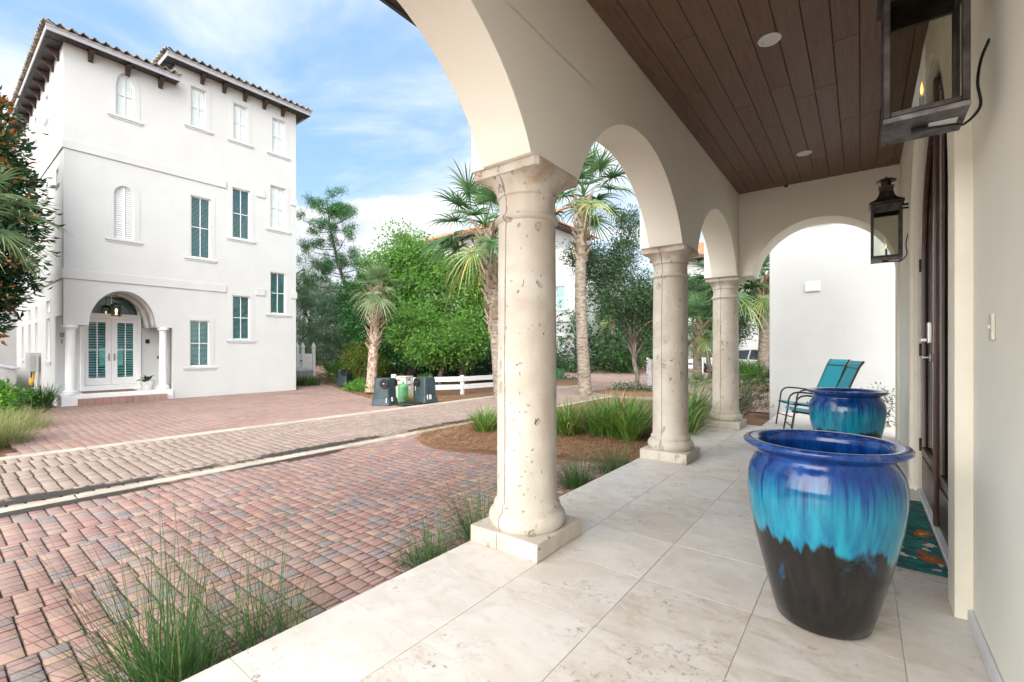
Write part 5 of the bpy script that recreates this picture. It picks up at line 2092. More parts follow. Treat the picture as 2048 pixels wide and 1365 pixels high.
# ==================================================================== PLANTING
# near clumps in the mulch bed beside the porch
strap = [
    (-5.36, 6.20, 260, 0.55, 'spiky green clump on the mulch left of the nearest column'),
    (-3.95, 6.80, 330, 0.72, 'arching strap leaf clump just right of the nearest column'),
    (-3.42, 7.10, 360, 0.80, 'tall strap leaf clump between the first two columns, before the palm foot'),
    (-2.95, 6.95, 380, 0.78, 'full strap leaf clump touching the middle column on its left'),
    (-3.35, 7.9, 300, 0.78, 'strap leaf clump in the second row behind the full one by the middle column'),
    (-2.52, 8.35, 330, 0.80, 'strap leaf clump right of the middle column by the porch edge'),
    (-2.75, 9.4, 330, 0.95, 'tallest strap leaf clump, seen between the middle and farthest columns'),
    (-2.45, 7.55, 220, 0.6, 'low strap leaf clump hugging the porch edge behind the middle column'),
]
for i, (x, y, n, h, lab) in enumerate(strap):
    grass('strap_leaf_clump', lab, 'plant', (x, y, GZ + 0.045), int(n * 1.25), h * 1.15, 0.78, 0.016, 'blade', 40 + i, droop=0.85, r0=0.15, group='strap leaf clumps in the mulch bed', tufts=3, tr=0.10)
# fine grass tufts along the porch edge
for i, (x, y, n, h, tf, tr, lab) in enumerate([
    (-2.44, 0.66, 340, 0.72, 7, 0.15, 'wispy fine grass tuft closest to the lower edge by the porch'),
    (-2.40, 2.22, 130, 0.44, 3, 0.06, 'thin wispy grass tuft left of the nearest plinth'),
    (-2.37, 2.70, 150, 0.60, 2, 0.03, 'upright wispy grass tuft against the nearest column plinth'),
    (-2.46, 4.45, 300, 0.40, 3, 0.14, 'wispy grass tuft by the porch edge right of the nearest column'),
    (-2.42, 5.15, 220, 0.34, 2, 0.1, 'small fine grass tuft in front of the middle plinth')]):
    grass('fine_grass_tuft', lab, 'grass', (x, y, GZ - 0.004), n, h, 0.85, 0.0032, 'muhly', 60 + i, droop=0.16, r0=0.13, group='fine grass tufts along the porch edge', lean=(-0.40, -0.05), tufts=tf, tr=tr, under=n * 2)
# light shrub right of the farthest column
shrub('loose_shrub', 'open twiggy olive green shrub right of the farthest column', (-2.1, 10.6, GZ), [(0, 0, 0.35, .45, .5, .35), (-.15, .5, 0.55, .45, .45, .4), (0.2, 0.9, 0.5, .4, .5, .4)], 150, 12, 0.07, 0.055, 0.5, 'leaf_olive', 81, hollow=0.2)
shrub('loose_shrub', 'twiggy shrub under the white wall behind the back pot', (0.22, 10.4, GZ), [(0, 0, 0.35, .3, .3, .3), (0.1, 0.2, 0.6, .2, .2, .22)], 60, 12, 0.06, 0.055, 0.5, 'leaf_olive', 82, hollow=0.2)
shrub('loose_shrub', 'low weedy shrub on the mulch beyond the farthest column', (-2.6, 13.4, GZ), [(0, 0, 0.3, .5, .4, .3), (.5, .4, 0.6, .4, .4, .45)], 110, 12, 0.07, 0.06, 0.5, 'leaf_olive', 83, hollow=0.2)

# palms
palm('slim cabbage palm with pale patchy trunk beside the upturned bins', (-13.72, 9.71, GZ), (-13.60, 9.85, 3.55), 0.155, 0.40, 24, 0.62, 'leaf_palm_pale', 'palmbark_pale', seed=3, pet=0.75, dead=4)
palm('cabbage palm half hidden behind the nearest column, criss-cross old leaf bases', (-8.5, 10.70, GZ), (-8.95, 10.33, 4.95), 0.185, 0.38, 26, 1.05, 'leaf_palm', 'palmbark', seed=5, pet=1.0, dead=4)
palm('cabbage palm with bare ringed trunk and bushy boots right of the nearest column', (-7.34, 13.49, GZ), (-7.45, 13.60, 6.45), 0.178, 0.68, 20, 1.05, 'leaf_palm', 'palmbark', seed=8, pet=1.0, dead=2, el0=-0.15)
palm('cabbage palm seen between the farthest column and the white wall', (-3.48, 22.9, GZ), (-3.42, 22.8, 4.5), 0.22, 0.62, 26, 1.05, 'leaf_palm', 'palmbark', seed=12, dead=3)
palm('cabbage palm mostly hidden behind the farthest column', (-4.9, 22.2, GZ), (-4.85, 22.1, 4.3), 0.20, 0.45, 28, 1.15, 'leaf_palm', 'palmbark', seed=14, dead=3)
palm('short fan palm crown seen left of the farthest column', (-5.6, 20.5, GZ), (-5.55, 20.4, 2.5), 0.17, 0.45, 24, 0.85, 'leaf_palm', 'palmbark', seed=15, dead=2)
palm('distant palm with plain straight trunk at the corner of the far white house', (-16.6, 29.2, GZ), (-16.6, 29.2, 4.0), 0.19, 0.9, 18, 0.8, 'leaf_palm_pale', 'palmbark', seed=16, dead=6)
palm('distant palm trunk standing before the palmetto thicket', (-13.9, 29.8, GZ), (-13.9, 29.8, 3.8), 0.18, 0.9, 18, 0.8, 'leaf_palm', 'palmbark', seed=17, dead=6)
palm('fan palm reaching in from the left edge before the magnolia', (-14.7, 0.1, GZ), (-14.45, 0.55, 4.15), 0.13, 0.5, 22, 0.78, 'leaf_palm_pale', 'palmbark', seed=21, pet=0.9, dead=2)

# magnolia at the left edge
tree('magnolia_tree', 'glossy magnolia with rust brown leaf undersides at the left edge', (-16.4, 0.35, GZ), (-16.4, 0.4, 4.5), 0.16,
     [(-16.5, 0.85, 6.9, .5, .5, .7), (-16.4, 1.00, 6.0, .6, .58, .75), (-16.3, 1.12, 5.2, .65, .6, .7), (-16.2, 1.22, 4.45, .6, .62, .5), (-16.4, 1.05, 3.6, .65, .62, .55), (-16.4, 0.90, 2.8, .6, .6, .5), (-16.4, 0.70, 2.1, .5, .5, .4), (-16.2, 1.50, 3.0, .25, .3, .12), (-16.7, 0.1, 5.0, .9, .6, 2.2)],
     1150, 13, 0.14, 0.19, 0.42, 'leaf_magnolia', hollow=0.5, droop=-0.3, flat=0.8, tspread=0.28)

# wood beyond the rail fence
tree('broadleaf_tree', 'tallest bright green tree, its pointed top against the cloud', (-16.6, 13.9, GZ), (-16.6, 13.9, 4.2), 0.17,
     [(-16.75, 13.5, 6.15, .75, .75, .95), (-17.5, 13.1, 5.3, .9, .9, .7), (-16.0, 14.0, 5.3, .9, .9, .8), (-16.9, 13.6, 4.7, 1.4, 1.3, 1.0), (-16.3, 14.0, 4.2, 1.9, 1.8, 1.2), (-17.4, 13.2, 3.6, 1.5, 1.4, 1.1), (-16.4, 13.8, 2.6, 1.9, 1.6, 1.2)],
     950, 36, 0.27, 0.145, 0.58, 'leaf_bright', hollow=0.4, tspread=0.20, flat=0.6)
tree('broadleaf_tree', 'broad lime green tree under the terracotta roof', (-14.0, 14.6, GZ), (-13.8, 14.8, 3.4), 0.16,
     [(-15.1, 14.1, 5.1, .8, .8, .7), (-14.2, 14.6, 4.7, 1.0, 1.0, .8), (-12.0, 15.9, 3.6, .8, .8, .7), (-13.4, 15.0, 4.5, 1.3, 1.3, 1.0), (-12.6, 15.4, 4.0, 1.1, 1.1, 1.0), (-14.0, 14.5, 3.5, 1.7, 1.5, 1.1), (-12.7, 15.0, 2.7, 1.2, 1.2, 1.1)],
     900, 36, 0.27, 0.145, 0.58, 'leaf_bright', hollow=0.4, tspread=0.20, tip=0.08, flat=0.6)
tree('broadleaf_tree', 'low spreading bright tree leaning over the rail fence', (-13.6, 12.9, GZ), (-13.3, 12.9, 1.9), 0.11,
     [(-13.9, 12.4, 2.1, 1.0, .9, .8), (-13.1, 12.6, 1.5, 1.0, .9, .6), (-12.7, 13.2, 2.1, 1.0, .9, .8), (-12.3, 13.8, 1.6, .8, .8, .6), (-13.4, 12.1, 1.2, .7, .6, .45)],
     520, 34, 0.22, 0.12, 0.58, 'leaf_bright', hollow=0.4, tspread=0.20, tip=0.10, flat=0.6)
tree('shade_tree', 'dark green tree crowding behind the pale trunked palm', (-17.5, 12.3, GZ), (-17.5, 12.3, 2.4), 0.13,
     [(-18.0, 12.4, 3.6, 1.2, 1.1, 1.0), (-17.2, 12.4, 2.5, 1.4, 1.3, 1.1), (-16.3, 12.9, 1.6, 1.4, 1.2, .9)],
     1700, 17, 0.18, 0.13, 0.5, 'leaf_pine', hollow=0.5)


def pine():
    rng = np.random.default_rng(77)
    base = Vector((-21.6, 14.6, GZ))
    r = empty('pine_tree', base, 0, 'thin sand pine with open tufted branches against the cloud', 'tree')
    mb = MB()
    trunk = [Vector((0, 0, 0)), Vector((-.05, -.1, 2.0)), Vector((-.25, -.4, 4.0)), Vector((-.7, -.9, 6.2)), Vector((-1.0, -1.15, 8.0)), Vector((-1.2, -1.3, 9.7))]
    mb.tube(trunk, [0.16, 0.14, 0.12, 0.085, 0.05, 0.015], 8)
    tips = []
    for k in range(44):
        f = rng.uniform(0.42, 1.0)
        i = f * 5
        j = min(4, int(i))
        s = trunk[j] + (trunk[j + 1] - trunk[j]) * (i - j)
        a = k * 2.4 + rng.normal(0, .3)
        ln = (1.15 - f) * 2.9 * rng.uniform(.6, 1.2) + 0.35
        e = s + Vector((math.cos(a) * ln, math.sin(a) * ln, ln * rng.uniform(-.05, .45)))
        m = s + (e - s) * .5 + Vector((0, 0, -.08 * ln))
        mb.tube([s, m, e], [0.03, 0.02, 0.006], 5)
        for q in range(4):
            tips.append(m + (e - m) * rng.uniform(.1, 1.05) + Vector((rng.normal(0, .17), rng.normal(0, .17), rng.normal(0.05, .1))) * (0.5 + ln * .5))
    mb.build('trunk', M['bark'], r, smooth=60)
    C = np.array([tuple(t) for t in tips])
    per = 120
    n = len(C) * per
    cid = np.repeat(np.arange(len(C)), per)
    D = unit(rng.normal(size=(n, 3)) + np.array([0, 0, .35]))
    P = C[cid] + rng.normal(size=(n, 3)) * 0.12
    S = unit(np.cross(D, rng.normal(size=(n, 3))))
    ln = rng.uniform(.10, .22, n)
    ct = rng.uniform(0.2, .8, len(C))
    crown_mesh('crown', M['leaf_pine'], r, (P, D, S, ln, np.full(n, 0.026), np.clip(ct[cid] + rng.normal(0, .12, n), 0, 1), C))


pine()
for i, (lab, b, bl, cl) in enumerate([
    ('grey green cedar right of the white house wall', (-24.0, 13.2, GZ), [(-24.2, 13.1, 4.6, 1.0, 1.0, 1.1), (-23.9, 13.2, 3.2, 1.6, 1.5, 1.3), (-23.4, 13.4, 1.8, 1.9, 1.8, 1.2)], 1100),
    ('feathery grey cedar behind the upturned bin', (-21.6, 13.4, GZ), [(-21.8, 13.3, 3.9, .9, .9, 1.0), (-21.6, 13.4, 2.7, 1.5, 1.4, 1.2), (-21.3, 13.6, 1.4, 1.7, 1.6, 1.1)], 1200)]):
    tree('cedar_tree', lab, b, (b[0], b[1], 4.0), 0.12, bl, cl, 34, 0.17, 0.13, 0.24, 'leaf_cedar', group=None, hollow=0.45, flat=0.6, droop=0.5, nl=20)
tree('dead_pine', 'tall dark pine partly behind the white house edge', (-27.5, 14.6, GZ), (-27.5, 14.6, 6.4), 0.12,
     [(-27.5, 14.6, 6.4, .5, .5, .8), (-27.3, 14.9, 5.2, 1.3, 1.2, .55), (-27.4, 14.8, 4.2, 1.2, 1.2, .5)], 170, 40, 0.17, 0.13, 0.14, 'leaf_pine', hollow=0.3)

shrub('yellow_shrub', 'yellow green evergreen bush left of the pale trunked palm', (-16.6, 11.3, GZ), [(0, 0, 1.15, .75, .7, .62), (.1, .3, 0.8, .8, .7, .5)], 420, 17, 0.12, 0.085, 0.5, 'leaf_yellow', 91, hollow=0.55, flat=0.5)
shrub('flowering_shrub', 'low shrub with one red bloom at the mulch edge near the lone bin', (-14.75, 9.95, GZ), [(0, 0, .16, .45, .35, .18), (-.45, -.1, .08, .25, .25, .10), (.5, .1, .18, .4, .35, .2)], 260, 12, 0.08, 0.075, 0.5, 'leaf_shrub', 92, flowers=1, hollow=0.4)
# dark undergrowth filling the foot of the wood
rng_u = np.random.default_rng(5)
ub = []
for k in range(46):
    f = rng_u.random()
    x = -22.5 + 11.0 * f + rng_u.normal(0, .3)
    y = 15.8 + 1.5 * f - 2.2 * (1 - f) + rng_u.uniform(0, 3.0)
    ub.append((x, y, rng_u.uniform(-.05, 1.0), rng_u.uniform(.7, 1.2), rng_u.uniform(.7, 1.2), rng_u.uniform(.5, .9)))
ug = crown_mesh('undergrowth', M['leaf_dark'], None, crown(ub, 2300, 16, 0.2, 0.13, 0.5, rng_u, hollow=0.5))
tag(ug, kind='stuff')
wb2 = []
for k in range(60):
    x = -46 + 34 * rng_u.random()
    y = 24 + rng_u.uniform(0, 8) + (x + 46) * 0.05
    wb2.append((x, y, rng_u.uniform(0.5, 3.2), 2.2, 2.0, rng_u.uniform(1.2, 1.9)))
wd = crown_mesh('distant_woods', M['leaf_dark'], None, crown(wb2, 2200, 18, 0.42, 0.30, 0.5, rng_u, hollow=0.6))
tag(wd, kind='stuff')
wb3 = []
for k in range(60):
    x = -22 + 40 * rng_u.random()
    wb3.append((x, 46 + rng_u.uniform(0, 8), rng_u.uniform(0.6, 2.6), 2.4, 2.0, rng_u.uniform(1.2, 2.0)))
wd = crown_mesh('distant_woods', M['leaf_oak'], None, crown(wb3, 2000, 18, 0.45, 0.32, 0.5, rng_u, hollow=0.6))
tag(wd, kind='stuff')

# palmettos
for i, (lab, p, nf, s) in enumerate([
    ('palmetto fans left of the lone upturned bin', (-19.3, 12.0, GZ), 22, 0.62),
    ('palmetto fans behind the lone bin', (-19.4, 12.3, GZ), 22, 0.72),
    ('palmetto sprouting behind the pale utility box', (-12.7, 9.9, GZ), 12, 0.45),
    ('palmetto fans at the dark foot of the wood behind the fence', (-13.6, 11.7, GZ), 12, 0.45),
    ('bright palmetto thicket behind the thin oak trunk', (-12.4, 28.9, GZ), 34, 0.95),
    ('bright palmetto right of the distant bare palm trunk', (-13.2, 29.8, GZ), 34, 0.95),
    ('palmetto at the left side of the distant thicket', (-15.0, 30.6, GZ), 26, 0.9),
    ('bright palmetto clump below the parked car', (-3.6, 21.3, GZ), 30, 0.75),
    ('small lone palmetto on the paving between the last two columns', (-5.5, 18.6, GZ), 14, 0.5)]):
    palmetto(lab, p, nf, s, 100 + i)

# oaks
tree('oak_tree', 'young live oak with thin trunk between the first two columns', (-6.3, 15.4, GZ), (-6.35, 15.35, 1.6), 0.10,
     [(-6.7, 15.0, 3.4, 1.25, 1.1, .95), (-6.1, 15.6, 2.4, 1.0, .9, .8), (-6.0, 15.9, 3.0, .9, .9, .7), (-7.3, 14.6, 4.3, .85, .8, .6), (-7.9, 14.2, 4.7, .5, .5, .4), (-6.6, 15.0, 4.7, .55, .5, .5), (-6.5, 15.2, 5.7, .4, .4, .6)],
     1750, 16, 0.15, 0.095, 0.52, 'leaf_oak', hollow=0.35, nl=22)
tree('oak_tree', 'live oak with drooping crown between the middle and farthest columns', (-6.2, 25.0, GZ), (-6.2, 25.0, 2.2), 0.14,
     [(-6.3, 25.0, 4.0, 1.2, 1.1, 1.2), (-5.4, 25.3, 2.6, 1.0, 1.0, 1.0), (-7.0, 24.8, 4.2, 1.0, .9, .9)],
     1200, 16, 0.18, 0.13, 0.5, 'leaf_oak', hollow=0.4)
tree('oak_tree', 'dense dark oak in front of the far cars right of the farthest column', (-4.4, 33.0, GZ), (-4.4, 33.0, 2.5), 0.2,
     [(-4.6, 33.0, 4.2, 1.8, 1.6, 1.6), (-3.0, 33.6, 3.4, 1.6, 1.5, 1.5), (-2.0, 33.2, 4.6, 1.6, 1.5, 1.4)],
     800, 15, 0.25, 0.15, 0.5, 'leaf_oak', hollow=0.45)
tree('oak_tree', 'shaded oak mass behind the distant bare palm trunks', (-15.0, 33.0, GZ), (-15.0, 33.0, 2.5), 0.2,
     [(-16.4, 33.0, 2.5, 2.0, 1.6, 1.8), (-13.8, 33.6, 2.4, 2.0, 1.6, 1.7), (-11.6, 34.2, 2.4, 1.8, 1.5, 1.6), (-14.8, 33, 4.4, 1.8, 1.5, 1.2)],
     1100, 15, 0.28, 0.16, 0.5, 'leaf_pine', hollow=0.5)

# left garden bed
grass('strap_leaf_clump', 'dark green strap leaf clump against the white entry column', 'plant', (-17.0, 1.95, GZ - 0.03), 240, 0.78, 0.6, 0.022, 'blade_dark', 131, droop=0.5, r0=0.2)
grass('strap_leaf_clump', 'dark strap leaves under the grey heater box', 'plant', (-18.6, 1.6, GZ - 0.03), 240, 0.62, 0.6, 0.02, 'blade_dark', 132, droop=0.5, r0=0.3)
shrub('flowering_shrub', 'lime green lantana mound dotted with coral flowers at the left edge', (-15.6, 1.05, GZ), [(0, 0, .32, .8, .5, .32), (-.8, .1, .34, .7, .5, .34), (.9, -.25, .22, .6, .45, .24), (0, -.9, .3, 1.0, .6, .34)], 620, 14, 0.10, 0.075, 0.55, 'leaf_shrub', 133, flowers=13, hollow=0.5)
grass('tawny_grass', 'large tawny ornamental grass mound at the left edge by the far kerb', 'grass', (-10.9, 0.52, GZ - 0.03), 2300, 0.62, 0.85, 0.006, 'drygrass', 134, droop=0.75, r0=0.35, tufts=7, tr=0.28)
grass('tawny_grass', 'tawny grass mound below the coral flowers', 'grass', (-12.9, 0.72, GZ - 0.03), 1900, 0.56, 0.85, 0.006, 'drygrass', 135, droop=0.75, r0=0.35, tufts=6, tr=0.26)
grass('strap_leaf_clump', 'grassy clump at the right corner of the white house', 'plant', (-18.4, 9.75, GZ - 0.03), 420, 0.6, 0.7, 0.018, 'blade_dark', 136, droop=0.7, r0=0.35, tufts=3, tr=0.3)
grass('strap_leaf_clump', 'grassy clump before the white gate', 'plant', (-18.9, 10.15, GZ - 0.03), 360, 0.6, 0.7, 0.018, 'blade_dark', 137, droop=0.7, r0=0.35, tufts=3, tr=0.3)
grass('tawny_grass', 'small tawny grass tuft between the two numbered bins', 'grass', (-10.35, 8.75, GZ - 0.03), 500, 0.36, 0.8, 0.006, 'drygrass', 138, droop=0.6, r0=0.2)
shrub('low_hedge', 'rounded shrub at the foot of the far white wall left of its window', (-11.9, 37.4, GZ), [(0, 0, .8, .6, .6, .7)], 160, 14, 0.15, 0.13, 0.5, 'leaf_oak', 141)
shrub('low_hedge', 'sparse shrub below the far window', (-10.1, 38.4, GZ), [(0, 0, .7, .9, .6, .6)], 130, 12, 0.15, 0.13, 0.5, 'leaf_olive', 142)
shrub('flowering_shrub', 'small pink flowering shrub at the foot of the far white house', (-16.9, 27.3, GZ), [(0, 0, .35, .8, .5, .4)], 140, 12, 0.13, 0.12, 0.5, 'leaf_shrub', 143, flowers=5)
shrub('low_shrub', 'low dark groundcover at the foot of the thin oak', (-6.4, 15.2, GZ), [(0, 0, .12, .9, .5, .14)], 120, 10, 0.1, 0.1, 0.3, 'leaf_dark', 144)

# potted plant at the white entry
pp = empty('potted_plant', (-17.15, 4.22, 0.141), 0, 'broad leaved plant in a pale pot beside the white entry column', 'potted plant')
MB().lathe([(0.0, 0.0), (0.12, 0.0), (0.135, 0.02), (0.17, 0.16), (0.178, 0.25), (0.172, 0.275), (0.155, 0.275), (0.15, 0.24), (0.0, 0.235)], 28).build('pot', M['clay'], pp, smooth=40)
V, Q, T = [], [], []
rngp = np.random.default_rng(9)
for i in range(11):
    a = i * 2.4
    el = rngp.uniform(0.45, 1.3)
    d = Vector((math.cos(a) * math.cos(el), math.sin(a) * math.cos(el), math.sin(el)))
    s = d.cross(Vector((0, 0, 1))).normalized()
    ln = rngp.uniform(.30, .42)
    b = len(V)
    for t, w in ((0, .008), (.2, .045), (.45, .075), (.7, .062), (.9, .03), (1.0, .003)):
        p = Vector((0, 0, .24)) + d * (ln * t) + Vector((0, 0, -.14 * t * t * ln / .3))
        V += [tuple(p - s * w + Vector((0, 0, w * .35))), tuple(p), tuple(p + s * w + Vector((0, 0, w * .35)))]
    for k in range(5):
        Q += [(b + 3 * k, b + 3 * k + 1, b + 3 * k + 4, b + 3 * k + 3), (b + 3 * k + 1, b + 3 * k + 2, b + 3 * k + 5, b + 3 * k + 4)]
        T += [.4 + rngp.normal(0, .12)] * 2
np_mesh('foliage', V, Q, np.clip(T, 0, .78), M['leaf_magnolia'], pp, smooth=True)
# ==================================================================== STREET THINGS
# upturned bins, numbered 18
def bin_(x, y, rz, label, digits, s=1.0, handle=False):
    r = empty('waste_bin', (x, y, GZ + 0.004), rz, label, 'bin', 'upturned wheeled bins')
    r.scale = (s, s, s)
    # local +x is the wheel side; body widens downwards because it stands on its open mouth
    mb = MB()
    prof = [(0.0, 0.275, 0.255), (0.012, 0.282, 0.262), (0.04, 0.272, 0.252), (0.19, 0.250, 0.232), (0.20, 0.238, 0.220), (0.66, 0.216, 0.20), (0.715, 0.208, 0.19), (0.73, 0.185, 0.17)]

    def ring(hx, hy, z):
        pts = []
        rc = 0.055
        for (sx, sy, a0) in ((1, 1, 0), (-1, 1, 90), (-1, -1, 180), (1, -1, 270)):
            for k in range(5):
                a = math.radians(a0 + k * 22.5)
                pts.append((sx * (hx - rc) + rc * math.cos(a), sy * (hy - rc) + rc * math.sin(a), z))
        return pts
    vs, fs = [], []
    for z, hx, hy in prof:
        vs += ring(hx, hy, z)
    n = 20
    for k in range(len(prof) - 1):
        for i in range(n):
            j = (i + 1) % n
            fs.append((k * n + i, k * n + j, k * n + n + j, k * n + n + i))
    fs.append([(len(prof) - 1) * n + i for i in range(n)])
    mb.add(vs, fs)
    for yy in (-0.12, 0.0, 0.12):
        mb.bar((-0.252, yy, 0.22), (-0.20, yy, 0.66), 0.03, 0.02, (0, 1, 0))
    b = mb.build('body', M['bin'], r, smooth=35)
    for sy in (-1, 1):
        w = MB().lathe([(0.0, -0.02), (0.035, -0.022), (0.04, -0.012), (0.098, -0.012), (0.105, -0.028), (0.125, -0.028), (0.132, -0.012), (0.132, 0.012), (0.125, 0.028), (0.105, 0.028), (0.098, 0.014), (0.0, 0.014)], 24)
        for q in range(8):
            a = q * PI / 4
            w.bar((0.03 * math.cos(a), 0.03 * math.sin(a), 0.022), (0.108 * math.cos(a), 0.108 * math.sin(a), 0.022), 0.014, 0.010)
        wo = w.build('wheel', M['rubber'], r, smooth=35)
        wo.matrix_local = Matrix.Translation((0.115, sy * 0.232, 0.585)) @ Matrix.Rotation(-sy * PI / 2, 4, 'X')
        MB().lathe([(0.0, 0.03), (0.018, 0.027), (0.018, 0.018)], 10).build('hub', M['nickel'], wo, smooth=40)
    if handle:
        MB().tube([(0.24, -0.2, 0.05), (0.285, -0.2, 0.09), (0.285, -0.2, 0.46), (0.25, -0.2, 0.55)], 0.022, 8).build('handle', M['rubber'], r, smooth=50)
        MB().tube([(0.24, 0.2, 0.05), (0.285, 0.2, 0.09), (0.285, 0.2, 0.46), (0.25, 0.2, 0.55)], 0.022, 8).build('handle', M['rubber'], r, smooth=50)
    for (txt, face, off, z, size) in digits:
        if face == 'y-':
            F = frame_matrix((off, -0.262, z), (1, 0, 0), (0, 0.06, 1))
        elif face == 'x+':
            F = frame_matrix((0.282, off, z), (0, 1, 0), (-0.06, 0, 1))
        else:
            F = frame_matrix((-0.282, off, z), (0, -1, 0), (0.06, 0, 1))
        text_mesh('number', txt, size, F, M['sticker'], r, 0.006)
    return r


bin_(-10.28, 7.72, math.radians(22), 'upturned dark bin numbered 1 and 8 with its lid on the ground', [('1', 'y-', 0.20, 0.14, 0.17), ('8', 'x+', -0.10, 0.16, 0.17)])
bin_(-9.92, 8.86, math.radians(175), 'upturned dark bin marked 18 at the end of the rail fence', [('18', 'x-', 0.10, 0.16, 0.2)], 0.98, handle=True)
bin_(-17.3, 10.95, math.radians(20), 'lone upturned bin in front of the palmettos', [], 0.95)
# loose lid on the paving
lid = MB()
lid.add([(-.27, -.25, 0.0), (.27, -.25, 0.0), (.27, .25, 0.0), (-.27, .25, 0.0), (-.25, -.23, .035), (.25, -.23, .035), (.25, .23, .03), (-.25, .23, .03)], [(0, 3, 2, 1), (4, 5, 6, 7), (0, 1, 5, 4), (1, 2, 6, 5), (2, 3, 7, 6), (3, 0, 4, 7)])
lid.box((-.30, -.1, .005), (-.272, .1, .03))
lid.bar((-.2, -.12, .037), (.2, -.12, .037), .05, .012)
lid.bar((-.2, .12, .035), (.2, .12, .035), .05, .012)
lo_ = lid.build('bin_lid', M['rubber'], None, bevel=0.012)
lo_.location = (-9.78, 8.18, GZ + 0.014)
lo_.rotation_euler = (0, 0, 0.3)
tag(lo_, 'flat black bin lid lying on the kerb', 'lid')
# utility pieces
gc = empty('utility_pedestal', (-10.75, 8.72, GZ - 0.03), 0, 'round green utility pedestal beside the numbered bin', 'pedestal')
MB().lathe([(0.0, 0.0), (0.165, 0.0), (0.165, 0.05), (0.15, 0.055), (0.148, 0.40), (0.158, 0.405), (0.158, 0.43), (0.13, 0.50), (0.05, 0.535), (0.03, 0.545), (0.0, 0.55)], 26).build('canister', M['greenplastic'], gc, smooth=35)
MB().lathe([(0.0, 0.55), (0.03, 0.548), (0.028, 0.59), (0.0, 0.60)], 12).build('knob', M['greenplastic'], gc, smooth=35)
mk = empty('marker_post', (-11.35, 8.85, GZ - 0.03), 0.3, 'slim white marker post behind the green pedestal', 'post')
MB().box((-.07, -.05, 0), (.07, .05, 0.78)).build('post', M['whiteplastic'], mk, bevel=0.02)
MB().box((.071, -.035, 0.45), (.074, .035, 0.68)).build('decal', M['paperblue'], mk)
ub_ = empty('utility_box', (-11.55, 9.35, GZ - 0.03), math.radians(18), 'pale green utility box with red warning labels', 'utility box')
bx = MB()
bx.add([(-.28, -.24, 0), (.28, -.24, 0), (.28, .24, 0), (-.28, .24, 0), (-.24, -.20, .66), (.24, -.20, .66), (.24, .20, .66), (-.24, .20, .66)], [(0, 3, 2, 1), (4, 5, 6, 7), (0, 1, 5, 4), (1, 2, 6, 5), (2, 3, 7, 6), (3, 0, 4, 7)])
bo = bx.build('case', M['boxgreen'], ub_, bevel=0.015)
MB().box((-.26, -.22, .661), (.26, .22, .69)).build('cap', M['boxgreen'], ub_, bevel=0.012)
for a, b, z0, z1, m in ((-.08, .06, .56, .60, 'red'), (-.08, .06, .40, .44, 'red'), (.08, .19, .48, .62, 'paperblue'), (-.08, .06, .46, .55, 'sticker'), (-.08, .06, .30, .39, 'sticker')):
    for F, yy in ((frame_matrix((0, 0, 0), (1, 0, 0), (0, 0, 1)), -.21), ):
        MB().box((a, -.235, z0), (b, -.226 + .02, z1)).build('label_plate', M[m], ub_)
    MB().box((.20, a, z0), (.262, b, z1)).build('label_plate', M[m], ub_)


# white rail fence
def rail_fence(label, pts, zr, post_h, pr=0.05, rails=((0.30, 0.15), (0.04, 0.15)), name='rail_fence', mat='trimwhite'):
    r = empty(name, (pts[0][0], pts[0][1], GZ), 0, label, 'fence')
    b = Vector((pts[0][0], pts[0][1], GZ))
    P = [Vector((x, y, GZ)) - b for x, y in pts]
    for p in P:
        MB().box((p.x - pr, p.y - pr, -0.1), (p.x + pr, p.y + pr, post_h)).build('post', M[mat], r, bevel=0.006)
    for (z, h) in rails:
        mb = MB()
        for p, q in zip(P[:-1], P[1:]):
            d = (q - p).normalized()
            off = Vector((d.y, -d.x, 0)) * (pr + 0.016)
            mb.bar(p + off + Vector((0, 0, z - GZ)) - d * .05, q + off + Vector((0, 0, z - GZ)) + d * .05 - d * 0.102, 0.028, h)
        mb.build('rail', M[mat], r, bevel=0.004)
    return r


rail_fence('low white two rail fence in front of the wood', [(-11.95, 9.85), (-10.95, 11.45), (-10.75, 13.1), (-10.7, 14.8)], 0, 0.62, rails=((0.345, 0.165), (0.075, 0.165)))
rail_fence('distant short white rail fence beyond the thin oak', [(-10.9, 28.6), (-9.9, 29.6), (-8.2, 31.0)], 0, 1.0, 0.07, rails=((0.62, 0.22), (0.25, 0.22)))
gp = MB().box((-0.075, -0.075, 0), (0.075, 0.075, 1.12)).box((-0.085, -0.085, 1.121), (0.085, 0.085, 1.16)).build('grey_post', M['lightwood'], None, bevel=0.008)
gp.location = (-5.95, 15.85, GZ)
tag(gp, 'square grey post left of the middle column', 'post')
ug2 = MB().lathe([(0.0, 0.0), (0.17, 0.0), (0.16, 0.42), (0.10, 0.50), (0.0, 0.52)], 20).build('utility_pedestal', M['bin'], None, smooth=35)
ug2.location = (-5.1, 15.2, GZ)
tag(ug2, 'short dark utility pedestal right of the middle column', 'pedestal')
ub3 = MB().box((-.28, -.22, 0), (.28, .22, .55)).box((-.3, -.24, .551), (.3, .24, .59)).build('utility_box', M['greenplastic'], None, bevel=0.015)
ub3.location = (-11.75, 18.9, GZ)
tag(ub3, 'small green utility box on the mulch island right of the nearest column', 'utility box')

